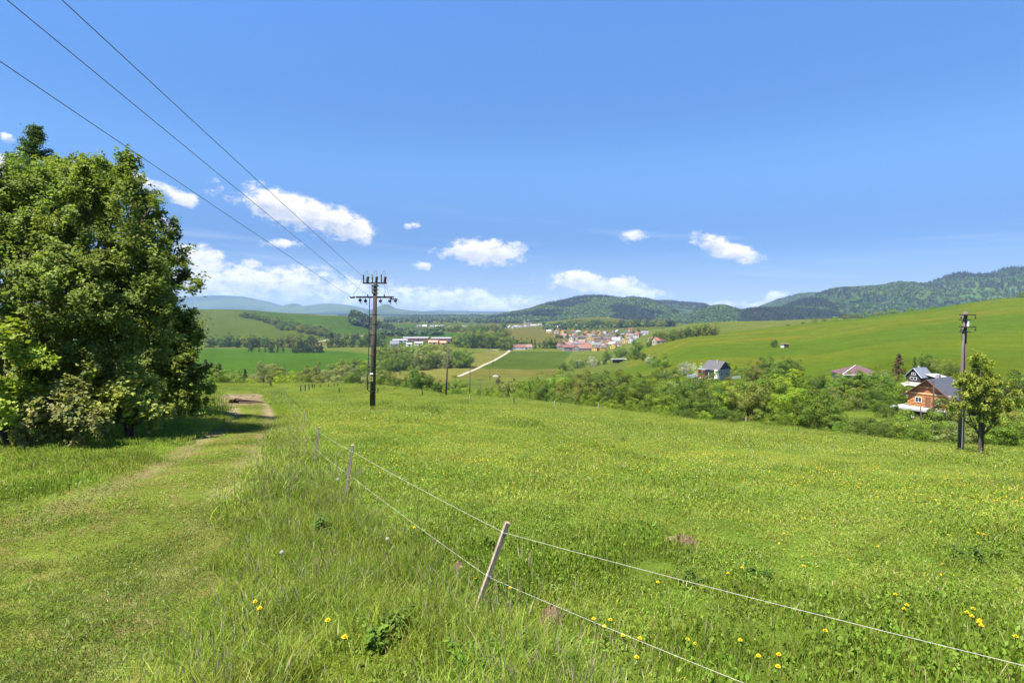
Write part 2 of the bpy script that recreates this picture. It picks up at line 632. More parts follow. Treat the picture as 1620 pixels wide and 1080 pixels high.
M['old_wood'] = simple_mat('weathered_wood', (0.33, 0.26, 0.19), 0.9, 0.35, 30, bump=0.6, stretch=(1, 1, 0.08))
M['post_wood'] = simple_mat('dark_post_wood', (0.05, 0.038, 0.028), 0.95, 0.4, 9, bump=0.5, stretch=(1, 1, 0.2))
M['pole_wood'] = simple_mat('brown_pole_wood', (0.06, 0.038, 0.026), 0.9, 0.3, 9, bump=0.5, stretch=(1, 1, 0.1))
M['plaster'] = simple_mat('house_plaster', None, 0.9, 0.1, 0.8, objcol=True, bump=0.1)
M['roof'] = simple_mat('house_roof', None, 0.8, 0.2, 1.2, objcol=True, bump=0.5, bscale=4)
M['sheet'] = simple_mat('metal_roof_sheet', None, 0.45, 0.08, 0.6, objcol=True, bump=0.1)
M['timber'] = simple_mat('stained_timber', None, 0.7, 0.2, 3, objcol=True, bump=0.3, stretch=(0.3, 0.3, 3))
M['glass'] = simple_mat('window_glass', (0.03, 0.035, 0.045), 0.12, 0.1, 1, bump=0, spec=0.6)
M['white_paint'] = simple_mat('white_paint', (0.75, 0.75, 0.73), 0.6, 0.05, 3, bump=0.05)
M['yellow_sign'] = simple_mat('yellow_sign_paint', (0.20, 0.20, 0.07), 0.5, 0.12, 6, bump=0.0)
M['rubber'] = simple_mat('black_rubber', (0.02, 0.02, 0.02), 0.9, 0.1, 3, bump=0)
M['stone'] = simple_mat('quarry_stone', (0.30, 0.28, 0.25), 0.9, 0.25, 3, bump=0.6)
M['petal'] = simple_mat('yellow_petals', (0.75, 0.50, 0.01), 0.6, 0.15, 60, bump=0)
M['white_petal'] = simple_mat('white_petals', (0.72, 0.74, 0.66), 0.7, 0.1, 60, bump=0)
M['stem'] = simple_mat('flower_stem', (0.07, 0.13, 0.03), 0.6, 0.2, 30, bump=0)
M['fluff'] = simple_mat('seed_fluff', (0.30, 0.28, 0.23), 0.9, 0.1, 60, bump=0)


def soil_mat(name, a, b, sc):
    m, T, out = new_mat(name)
    p = T.new('ShaderNodeBsdfPrincipled')
    p.inputs['Roughness'].default_value = 0.95
    p.inputs['Specular IOR Level'].default_value = 0.1
    g = T.new('ShaderNodeNewGeometry')
    n = T.noise(g.outputs['Position'], sc, 6.0, 0.65)
    T.put(p.inputs['Base Color'], T.mix(T.remap(n, 0.35, 0.65), (*a, 1), (*b, 1)))
    bp = T.new('ShaderNodeBump')
    bp.inputs['Strength'].default_value = 0.9
    bp.inputs['Distance'].default_value = 0.05
    T.put(bp.inputs['Height'], T.noise(g.outputs['Position'], sc * 3, 6.0, 0.7))
    T.l.new(bp.outputs[0], p.inputs['Normal'])
    T.l.new(p.outputs[0], out.inputs['Surface'])
    return m


M['soil'] = soil_mat('bare_soil', (0.13, 0.085, 0.05), (0.22, 0.15, 0.095), 14)
M['dirt'] = soil_mat('pale_dirt', (0.24, 0.20, 0.14), (0.32, 0.27, 0.20), 0.5)
M['yard'] = soil_mat('yard_gravel', (0.26, 0.22, 0.16), (0.38, 0.33, 0.26), 1.5)

# ------------------------------------------------------------------ ground
TRACK = gpoly([(-900, 1050), (-300, 880), (0, 800), (120, 772), (200, 740), (285, 706), (325, 684), (347, 664), (350, 648), (336, 636), (333, 626), (345, 618),
               (408, 618), (424, 640), (434, 662), (430, 700), (408, 750), (388, 800), (372, 860), (350, 920), (308, 1000), (262, 1090), (150, 1400), (-900, 1500)], 0, 115)
TALL = gpoly([(440, 622), (452, 640), (470, 665), (498, 735), (548, 800), (640, 888), (755, 975), (900, 1090), (1100, 1300), (150, 1400), (262, 1090), (308, 1000),
              (350, 920), (372, 860), (388, 800), (408, 750), (430, 700), (434, 662), (426, 640), (424, 622)], 0, 115)
BANK = gpoly([(-900, 1050), (-300, 880), (0, 800), (120, 772), (200, 740), (285, 706), (325, 684), (347, 664), (350, 648), (336, 636), (330, 620), (0, 640), (-900, 640)], 0, 115)

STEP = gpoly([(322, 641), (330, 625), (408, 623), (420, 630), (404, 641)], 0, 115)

FIELDS = [  # picture outline of each field, depth range, colour of the crop
    ([(330, 551), (440, 551), (560, 557), (600, 563), (560, 590), (300, 592), (250, 560)], 380, 950, (0.038, 0.098, 0.005)),
    ([(250, 490), (400, 491), (390, 500), (560, 528), (560, 540), (300, 552), (200, 540)], 900, 2000, (0.055, 0.090, 0.010)),
    ([(384, 489), (555, 499), (600, 512), (600, 530), (520, 528), (395, 500)], 900, 2000, (0.036, 0.082, 0.010)),
    ([(612, 585), (700, 572), (740, 560), (770, 556), (800, 556), (808, 558), (775, 578), (722, 600), (700, 606), (612, 606)], 380, 950, (0.118, 0.140, 0.030)),
    ([(808, 556), (905, 556), (890, 575), (880, 583), (745, 583), (778, 574)], 400, 950, (0.048, 0.090, 0.011)),
    ([(745, 583), (880, 583), (884, 592), (722, 598)], 400, 700, (0.092, 0.108, 0.022)),
    ([(640, 524), (740, 527), (740, 533), (640, 532)], 900, 2000, (0.028, 0.090, 0.010)),
    ([(870, 496), (1040, 513), (1040, 524), (880, 520), (700, 515), (790, 504)], 1300, 2600, (0.070, 0.100, 0.014)),
]


def land_color(x, y):
    r = np.hypot(x, y)
    n1 = fbm(x / 60, y / 60, 21, 4)
    n2 = fbm(x / 9, y / 9, 33, 3)
    n3 = fbm(x / 250 + 3, y / 40, 41, 4)
    c = np.zeros((len(x), 3))
    c[:] = (0.085, 0.125, 0.022)
    c += (n1 - 0.5)[:, None] * np.array((0.05, 0.04, 0.01))
    # right hand hillside: olive with rusty flowering streaks
    u = x / np.maximum(y, 1)
    hs_ = (y > 235) & (y < 680) & (u > 0.2)
    f = (0.65 * np.clip((fbm((x + 0.4 * y) / 120, (y - 0.25 * x) / 13, 43, 4) - 0.52) * 6, 0, 1) * np.clip((y - 270) / 80, 0, 1))[:, None]
    hc = np.array((0.074, 0.124, 0.010)) * (1 - f) + np.array((0.120, 0.125, 0.018)) * f
    g_ = np.clip((fbm(x / 180, y / 60, 55, 3) - 0.46) * 7, 0, 1)[:, None]
    hc = hc * (1 - g_) + np.array((0.058, 0.114, 0.010)) * g_
    c = np.where(hs_[:, None], hc, c)
    vf = (y > 120) & (y <= 400) & (u > 0.0) & ~hs_
    c = np.where(vf[:, None], np.array((0.062, 0.108, 0.009)) * (0.85 + 0.3 * n1[:, None]), c)
    # patchwork far down the valley
    cell = _hash(np.floor((x + 0.3 * y) / 260), np.floor((y - 0.2 * x) / 330), 5)
    pal = np.array([(0.042, 0.088, 0.010), (0.066, 0.094, 0.014), (0.086, 0.098, 0.020), (0.038, 0.080, 0.009), (0.055, 0.088, 0.013)])
    pc = pal[np.clip((cell * 5).astype(int), 0, 4)]
    far = (y > 950) & ~((u > 0.12) & (y < 1300))
    c = np.where(far[:, None], pc, c)
    for pts, d0, d1, colr in FIELDS:
        poly = gpoly(pts, d0, d1)
        ins = inpoly(x, y, poly) & (y > d0 * 0.9) & (y < d1 * 1.2)
        stripe = 0.92 + 0.16 * vnoise((x * 0.7 + y * 0.35) / 9, y / 400, 3)
        c = np.where(ins[:, None], np.array(colr) * (0.85 + 0.3 * n1[:, None]) * stripe[:, None], c)
    near = (r < 160) & (y > -200)
    tr = inpoly(x, y, TRACK) & near
    tall = inpoly(x, y, TALL) & near
    dry = np.clip((fbm(x / 0.4, y / 0.4, 77, 4) - 0.48) * 5, 0, 1)[:, None] * 0.6
    tc_ = np.array((0.095, 0.125, 0.024)) * (1 - dry) + np.array((0.14, 0.10, 0.052)) * dry
    # two wheel ruts worn almost bare further down the track
    c = np.where(tr[:, None], tc_, c)
    c = np.where(tall[:, None], (0.075, 0.105, 0.014), c)
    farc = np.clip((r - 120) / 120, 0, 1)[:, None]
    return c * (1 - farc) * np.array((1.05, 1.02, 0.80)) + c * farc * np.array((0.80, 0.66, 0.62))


def rut_dist(x, y):
    """distance to the worn wheel lines of the track"""
    m = np.full(x.shape, 1e9)
    for pts in ([(366, 626), (366, 640), (372, 655), (350, 676), (290, 715), (215, 755), (100, 800), (0, 850)],
                [(410, 624), (420, 640), (428, 665), (418, 700), (385, 745), (345, 800), (270, 880), (190, 960), (100, 1060)]):
        P = [hit(a, b, 0, 110) for a, b in pts]
        best = np.full(x.shape, 1e9)
        for a, b in zip(P[:-1], P[1:]):
            dx, dy = b.x - a.x, b.y - a.y
            t = np.clip(((x - a.x) * dx + (y - a.y) * dy) / (dx * dx + dy * dy), 0, 1)
            best = np.minimum(best, np.hypot(x - a.x - t * dx, y - a.y - t * dy))
        m = np.minimum(m, best)
    return m


def ruts(x, y):
    return np.clip(1 - rut_dist(x, y) / 0.6, 0, 1)


def build_ground():
    lr = np.concatenate([np.linspace(math.log(0.6), math.log(25), 150)[:-1], np.linspace(math.log(25), math.log(2600), 400)[:-1],
                         np.linspace(math.log(2600), math.log(15000), 40)])
    ph = np.concatenate([np.linspace(-math.pi, R(-47), 50)[:-1], np.linspace(R(-47), R(47), 800)[:-1], np.linspace(R(47), math.pi, 50)])
    rr = np.exp(lr)
    Rg, Pg = np.meshgrid(rr, ph, indexing='ij')
    x = (Rg * np.sin(Pg)).ravel()
    y = (Rg * np.cos(Pg)).ravel()
    z = height(x, y)
    near = np.hypot(x, y) < 120
    rt = np.zeros_like(x)
    rt[near] = ruts(x[near], y[near])
    z = z - 0.05 * rt
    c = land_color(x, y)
    bare = np.clip(rt * 2.0 - 0.25 - (fbm(x / 0.35, y / 0.35, 88, 3) - 0.30) * 1.5, 0, 1)[:, None]
    far_b = np.clip((y - 10) / 14, 0.4, 1)[:, None]
    c = c * (1 - bare * far_b) + np.array((0.20, 0.155, 0.085)) * bare * far_b
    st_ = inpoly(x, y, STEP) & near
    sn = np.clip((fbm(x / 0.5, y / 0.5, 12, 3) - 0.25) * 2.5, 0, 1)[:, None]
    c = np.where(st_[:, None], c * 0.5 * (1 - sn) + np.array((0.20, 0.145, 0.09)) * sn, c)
    nr, nc = len(rr), len(ph)
    idx = np.arange(nr * nc).reshape(nr, nc)
    q = np.stack([idx[:-1, :-1], idx[:-1, 1:], idx[1:, 1:], idx[1:, :-1]], -1).reshape(-1, 4)
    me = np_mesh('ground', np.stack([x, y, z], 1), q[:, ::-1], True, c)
    m, T, out = new_mat('ground_turf_and_fields')
    a_ = T.new('ShaderNodeAttribute', attribute_name='tint')
    g = T.new('ShaderNodeNewGeometry')
    pos = g.outputs['Position']
    n1 = T.noise(pos, 0.9, 5, 0.65)
    n2 = T.noise(pos, 0.07, 5, 0.65)
    n3 = T.noise(pos, 14, 4, 0.7)
    f = T.math('MULTIPLY', T.remap(n1, 0.3, 0.7, 0.80, 1.20), T.remap(n2, 0.3, 0.7, 0.84, 1.16))
    f = T.math('MULTIPLY', f, T.remap(T.noise(pos, 0.22, 5, 0.7), 0.3, 0.7, 0.88, 1.12))
    f = T.math('MULTIPLY', f, T.remap(n3, 0.3, 0.7, 0.75, 1.25))
    c_ = T.mix(1.0, a_.outputs['Color'], f, 'MULTIPLY')
    p = T.new('ShaderNodeBsdfPrincipled')
    p.inputs['Roughness'].default_value = 0.95
    p.inputs['Specular IOR Level'].default_value = 0.0
    T.put(p.inputs['Base Color'], c_)
    b = T.new('ShaderNodeBump')
    b.inputs['Strength'].default_value = 0.7
    b.inputs['Distance'].default_value = 0.12
    T.put(b.inputs['Height'], T.math('ADD', T.noise(pos, 2.2, 6, 0.7), T.math('MULTIPLY', n3, 0.3)))
    T.l.new(b.outputs[0], p.inputs['Normal'])
    T.l.new(p.outputs[0], out.inputs['Surface'])
    o = link_mesh('ground', me, None, m)
    tag(o, 'grassy hillside and patchwork valley floor of green and yellow fields', kind='structure')
    return o


build_ground()


# ------------------------------------------------------------------ hills and mountains
def hill_mat(name, a, b, c3, sc):
    m, T, out = new_mat(name)
    g = T.new('ShaderNodeNewGeometry')
    pos = g.outputs['Position']
    n1 = T.noise(pos, 0.0016 * sc, 5, 0.6)
    n2 = T.noise(pos, 0.012 * sc, 5, 0.7)
    col = T.mix(T.remap(n1, 0.42, 0.6, smooth=True), (*a, 1), (*b, 1))
    col = T.mix(T.remap(n2, 0.62, 0.72, smooth=True), col, (*c3, 1))
    p = T.new('ShaderNodeBsdfPrincipled')
    p.inputs['Roughness'].default_value = 1.0
    p.inputs['Specular IOR Level'].default_value = 0.0
    T.put(p.inputs['Base Color'], col)
    bp = T.new('ShaderNodeBump')
    bp.inputs['Strength'].default_value = 1.0
    bp.inputs['Distance'].default_value = 6.0
    T.put(bp.inputs['Height'], T.noise(pos, 0.05, 5, 0.7))
    T.l.new(bp.outputs[0], p.inputs['Normal'])
    T.l.new(p.outputs[0], out.inputs['Surface'])
    return m


M['hill'] = hill_mat('wooded_hill_floor', (0.022, 0.045, 0.016), (0.05, 0.09, 0.022), (0.07, 0.11, 0.03), 1)
M['farhill'] = hill_mat('far_mountain_woods', (0.022, 0.042, 0.022), (0.05, 0.075, 0.03), (0.13, 0.12, 0.08), 0.5)


class Ridge:
    """a hill range: crest line given as picture points at a depth, falling to the plain in front and behind"""
    def __init__(self, pts, D, front, back, zb=-62.0, seed=0, rough=0.12, ease=1.3):
        xs, zs = [], []
        for (px, py) in pts:
            p = at(px, py, D)
            xs.append(p.x)
            zs.append(p.z)
        self.x = np.array(xs)
        self.z = np.array(zs)
        self.D, self.front, self.back, self.zb, self.seed, self.rough, self.ease = D, front, back, zb, seed, rough, ease

    def point(self, x, s):
        """s in -1 (foot in front) .. 0 (crest) .. 1 (foot behind)"""
        x = np.asarray(x, float)
        s = np.asarray(s, float)
        w = np.where(s < 0, self.front, self.back)
        xc = x * 1.0
        zc = pchip(self.x, self.z, xc)
        L = self.front
        wob = (fbm(x / (L * 0.9), s * 1.2, self.seed + 5, 3) - 0.5) * 0.7 * np.abs(s)
        prof = np.cos(np.clip(np.abs(s), 0, 1) * math.pi / 2) ** self.ease
        k = fbm(x / (L * 0.35), s * 2.2, self.seed, 4) - 0.5
        gul = fbm(x / (L * 0.16), s * 0.8, self.seed + 9, 3) - 0.5
        prof = prof * (1 + wob) + (k * 0.5 + gul * 0.35) * np.sin(np.clip(np.abs(s), 0, 1) * math.pi) * 0.55
        zz = self.zb + (zc - self.zb) * prof + k * self.rough * 8 * np.clip(1 - np.abs(s) * 4, 0, 1)
        yy = self.D + s * w
        # keep azimuth of the crest: shift sideways as it comes nearer
        xx = x * (1 + 0.5 * (yy / self.D - 1))
        return xx, yy, zz

    def mesh(self, name, mat, nx=160, ns=46, label=None):
        x = np.linspace(self.x[0], self.x[-1], nx)
        s = np.sign(np.linspace(-1, 1, ns)) * np.abs(np.linspace(-1, 1, ns)) ** 1.15
        Xg, Sg = np.meshgrid(x, s, indexing='ij')
        xx, yy, zz = self.point(Xg.ravel(), Sg.ravel())
        idx = np.arange(nx * ns).reshape(nx, ns)
        q = np.stack([idx[:-1, :-1], idx[1:, :-1], idx[1:, 1:], idx[:-1, 1:]], -1).reshape(-1, 4)
        me = np_mesh(name, np.stack([xx, yy, zz], 1), q, True)
        o = link_mesh(name, me, None, mat)
        tag(o, label, kind='structure')
        return o


RG = {}


def ridge(key, pts, D, f, b, lab, mat='hill', **kw):
    RG[key] = Ridge(pts, D, f, b, **kw)
    RG[key].mesh('mountains' if mat == 'farhill' else 'hills', M[mat], label=lab)


ridge('far0', [(560, 515), (640, 497), (673, 492), (698, 490), (712, 491), (737, 491), (747, 494), (775, 497.5), (788, 496), (802, 497), (840, 505), (900, 520)], 12500, 1800, 1000,
      'pale blue mountains at the far end of the valley', 'farhill', seed=2)
ridge('far1', [(-300, 430), (100, 455), (250, 470), (313, 468), (342, 467), (380, 468.5), (401, 472.5), (426, 478), (447, 485), (458, 489), (475, 495), (500, 505)], 9800, 1800, 1000,
      'long blue mountain ridge behind the green field hill', 'farhill', seed=3)
ridge('far2', [(420, 500), (447, 486), (466, 480), (478, 484), (500, 482), (518, 480), (552, 483), (581, 489), (595, 492), (640, 505)], 9000, 1500, 1000,
      'blue mountain with a small pointed top left of the power pole', 'farhill', seed=4)
ridge('far3', [(560, 500), (592, 489), (600, 485), (611, 481), (625, 487.5), (642, 490), (672, 493), (700, 498), (717, 502), (760, 512)], 7600, 1500, 1000,
      'blue cone shaped mountain right of the power pole', 'farhill', seed=5)
ridge('far4', [(650, 512), (690, 508), (717, 504), (730, 502), (742, 500), (767, 502), (783, 500), (800, 502), (860, 506), (900, 512)], 5200, 900, 700,
      'low blue green wooded hills at the valley end', 'hill', seed=6)
ridge('far5', [(1140, 500), (1164, 489), (1178, 488), (1191, 490), (1215, 500)], 6500, 700, 500,
      'small distant blue hill in the gap between wooded hills', 'farhill', seed=7)
ridge('mid_b', [(990, 500), (1020, 482), (1035, 478), (1060, 477.5), (1075, 480), (1101, 482), (1111, 483), (1121, 488), (1140, 498)], 4300, 700, 600,
      'darker wooded hill behind the broad middle hill', seed=8)
ridge('mid', [(770, 506), (800, 498), (833, 492), (867, 482), (892, 478), (915, 472.5), (930, 471), (958, 472), (982, 475), (993, 474), (1017, 477), (1033, 480),
              (1056, 492), (1077, 504), (1095, 512)], 3300, 950, 600, 'broad wooded hill in the middle above the pale meadow', seed=11)
ridge('mid_c', [(1060, 516), (1077, 509), (1101, 495), (1125, 487), (1142, 485), (1158, 489), (1172, 495), (1191, 504), (1210, 512)], 2500, 420, 350,
      'small rounded green wooded hill right of the broad one', seed=12)
ridge('purple', [(1150, 512), (1172, 497), (1190, 491.5), (1215, 491), (1245, 491), (1280, 492), (1310, 496), (1340, 506)], 2300, 420, 300,
      'low dark spruce wood at the foot of the hills', seed=13)
ridge('right_a', [(1170, 505), (1199, 490), (1233, 476), (1264, 467.5), (1280, 465.5), (1299, 465.5), (1330, 470), (1370, 480)], 4200, 900, 700,
      'smooth blue green ridge rising behind the dome hill', seed=14)
ridge('right_c', [(1215, 506), (1231, 495), (1254, 481), (1274, 475.6), (1286, 474.6), (1305, 480), (1325, 493), (1345, 505)], 2600, 400, 350,
      'dome shaped wooded hill above the hillside crest', seed=15)
ridge('right_b', [(1255, 492), (1288, 471), (1315, 460), (1326, 458), (1361, 457), (1398, 454), (1420, 449.5), (1443, 450), (1455, 452), (1473, 448), (1493, 441),
                  (1522, 433.6), (1534, 438), (1553, 436), (1561, 436.5), (1581, 429.5), (1595, 425.5), (1640, 427), (1800, 420), (2200, 430), (2700, 470)], 3000, 900, 700,
      'long wooded mountain ridge rising to the edge behind the hillside', seed=16)


# ------------------------------------------------------------------ scattering (stuff) by geometry nodes
def scatter(name, P, kinds, rot, scl, protos, label, cat=None, kind='stuff'):
    """one object: a point per clump, each carrying one of the prototype meshes"""
    me = bpy.data.meshes.new(name)
    me.vertices.add(len(P))
    me.vertices.foreach_set('co', np.asarray(P, np.float32).ravel())
    a = me.attributes.new('sort', 'INT', 'POINT')
    a.data.foreach_set('value', np.asarray(kinds, np.int32))
    a = me.attributes.new('turn', 'FLOAT_VECTOR', 'POINT')
    a.data.foreach_set('vector', np.asarray(rot, np.float32).ravel())
    a = me.attributes.new('size', 'FLOAT_VECTOR', 'POINT')
    a.data.foreach_set('vector', np.asarray(scl, np.float32).ravel())
    o = link_mesh(name, me)
    ng = bpy.data.node_groups.new(name + '_scatter', 'GeometryNodeTree')
    ng.interface.new_socket('Geometry', in_out='INPUT', socket_type='NodeSocketGeometry')
    ng.interface.new_socket('Geometry', in_out='OUTPUT', socket_type='NodeSocketGeometry')
    gi = ng.nodes.new('NodeGroupInput')
    go = ng.nodes.new('NodeGroupOutput')
    jn = ng.nodes.new('GeometryNodeJoinGeometry')

    def attr(nm, ty):
        nd = ng.nodes.new('GeometryNodeInputNamedAttribute')
        nd.data_type = ty
        nd.inputs[0].default_value = nm
        return nd.outputs[0]
    ks, rt, sc = attr('sort', 'INT'), attr('turn', 'FLOAT_VECTOR'), attr('size', 'FLOAT_VECTOR')
    e2r = ng.nodes.new('FunctionNodeEulerToRotation')
    ng.links.new(rt, e2r.inputs[0])
    for k, pr in enumerate(protos):
        oi = ng.nodes.new('GeometryNodeObjectInfo')
        oi.inputs['Object'].default_value = pr
        oi.inputs['As Instance'].default_value = True
        cmp_ = ng.nodes.new('FunctionNodeCompare')
        cmp_.data_type = 'INT'
        cmp_.operation = 'EQUAL'
        ng.links.new(ks, cmp_.inputs[2])
        cmp_.inputs[3].default_value = k
        ip = ng.nodes.new('GeometryNodeInstanceOnPoints')
        ng.links.new(gi.outputs[0], ip.inputs['Points'])
        ng.links.new(cmp_.outputs[0], ip.inputs['Selection'])
        ng.links.new(oi.outputs['Geometry'], ip.inputs['Instance'])
        ng.links.new(e2r.outputs[0], ip.inputs['Rotation'])
        ng.links.new(sc, ip.inputs['Scale'])
        ng.links.new(ip.outputs[0], jn.inputs[0])
    ng.links.new(jn.outputs[0], go.inputs[0])
    md = o.modifiers.new('scatter', 'NODES')
    md.node_group = ng
    tag(o, label, cat, kind=kind)
    return o


def proto(name, me, mat, color=(1, 1, 1, 1)):
    o = bpy.data.objects.new(name, me)
    if not me.materials:
        me.materials.append(mat)
    o.color = color
    return o


def quads_from(cent, ux, uy, tint):
    """one quad per centre, spanned by half vectors ux, uy"""
    n = len(cent)
    v = np.empty((n, 4, 3))
    v[:, 0] = cent - ux - uy * 0.15
    v[:, 1] = cent - uy
    v[:, 2] = cent + ux - uy * 0.1
    v[:, 3] = cent + uy
    f = np.arange(n * 4).reshape(n, 4)
    return v.reshape(-1, 3), f, np.repeat(tint, 4, axis=0)


def unit(v):
    return v / np.maximum(np.linalg.norm(v, axis=1, keepdims=True), 1e-9)


def leaf_quads(c, nrm, size, g, tintv):
    """leaf quads at c, facing roughly nrm"""
    n = len(c)
    d = unit(g.normal(size=(n, 3)))
    a = unit(np.cross(nrm, d))
    b = np.cross(nrm, a)
    return quads_from(c, a * (size * 0.45)[:, None], b * (size * 0.62)[:, None], tintv)


def tints(n, g, amp=0.18, warm=0.06):
    v = 1 + g.normal(size=n) * amp
    w = g.normal(size=n) * warm
    return np.clip(np.stack([v + w, v, v - w], 1), 0.35, 2.0)


# ---- low poly crowns for the far forest
def far_crown(seed, conifer, colr):
    g = np.random.default_rng(seed)
    n = 42
    if conifer:
        h = g.random(n) ** 0.9
        r = (1 - h) * 0.24 + 0.02
        a = g.random(n) * 6.283
        c = np.stack([np.cos(a) * r, np.sin(a) * r, h * 0.95 + 0.05], 1)
        nr = unit(np.stack([np.cos(a), np.sin(a), np.full(n, 0.7)], 1) + g.normal(size=(n, 3)) * 0.3)
        sz = 0.22 * (1.15 - h)
    else:
        d = unit(g.normal(size=(n, 3)))
        d[:, 2] = np.abs(d[:, 2]) * 1.0 - 0.15
        c = d * np.array((0.32, 0.32, 0.32)) * (0.75 + 0.35 * g.random((n, 1))) + np.array((0, 0, 0.5))
        nr = unit(d + g.normal(size=(n, 3)) * 0.3)
        sz = np.full(n, 0.36)
    v, f, t = leaf_quads(c, nr, sz, g, tints(n, g, 0.2) * np.array(colr))
    return np_mesh('crown', v, f, False, t)


FC = [proto('far_conifer', far_crown(s, True, (0.020, 0.034, 0.020)), M['forest']) for s in (1, 2)] + \
     [proto('far_broadleaf', far_crown(s, False, c), M['forest']) for s, c in ((3, (0.058, 0.098, 0.022)), (4, (0.044, 0.080, 0.022)), (5, (0.075, 0.115, 0.028)))]
fp, fk, fsz = [], [], []


def forest_on(key, n, smin, smax, con, hgt, pr=1):
    rg = RG[key]
    g = np.random.default_rng(rg.seed + 100)
    x = g.uniform(rg.x[0], rg.x[-1], n)
    s = g.uniform(smin, smax, n)
    xx, yy, zz = rg.point(x, s)
    gz = height(xx, yy)
    ok = zz > gz - 2
    m = fbm(xx / 260, yy / 260 + zz / 90, rg.seed + 3, 4)
    m2 = fbm(xx / 90, zz / 50, rg.seed + 31, 3)
    conif = (m * 0.7 + m2 * 0.3) < con
    kd = np.where(conif, g.integers(0, 2, n), 2 + g.integers(0, 3, n))
    h = hgt * (0.75 + 0.5 * g.random(n)) * np.where(conif, 1.25, 1.0)
    for i in np.where(ok)[0]:
        fp.append((xx[i], yy[i], zz[i] - 1.0))
        fk.append(kd[i])
        fsz.append((h[i] * (1.0 if conif[i] else 0.95),) * 2 + (h[i],))


forest_on('mid', 14000, -1.0, 0.12, 0.47, 16)
forest_on('mid_b', 3500, -0.6, 0.12, 0.55, 17)
forest_on('mid_c', 2600, -1.0, 0.15, 0.40, 13)
forest_on('purple', 3200, -1.0, 0.15, 0.90, 13)
forest_on('right_a', 5000, -0.8, 0.12, 0.36, 18)
forest_on('right_c', 2600, -1.0, 0.15, 0.42, 13)
forest_on('right_b', 15000, -1.0, 0.12, 0.46, 16)
forest_on('far4', 5000, -1.0, 0.15, 0.5, 18)
fp = np.array(fp)
fsz = np.array(fsz)
scatter('forest', fp, fk, np.stack([np.zeros(len(fp)), np.zeros(len(fp)), rng.random(len(fp)) * 6.28], 1), fsz, FC,
        'mixed beech and spruce forest covering the hills', 'forest')


# ------------------------------------------------------------------ haze
def build_haze():
    X0, zb, zt = 15600.0, -140.0, 360.0
    mb = MB()
    mb.box((0, 0, (zb + zt) / 2), (2 * X0, 2 * X0, zt - zb))
    m, T, out = new_mat('valley_haze')
    v = T.new('ShaderNodeVolumePrincipled')
    v.inputs['Color'].default_value = (0.44, 0.62, 1.0, 1)
    v.inputs['Density'].default_value = 0.52e-4
    v.inputs['Anisotropy'].default_value = 0.0
    T.l.new(v.outputs[0], out.inputs['Volume'])
    o = mb.build('haze', m)
    tag(o, 'thin blue air haze over the whole valley', kind='stuff')
    m.cycles.homogeneous_volume = True


build_haze()


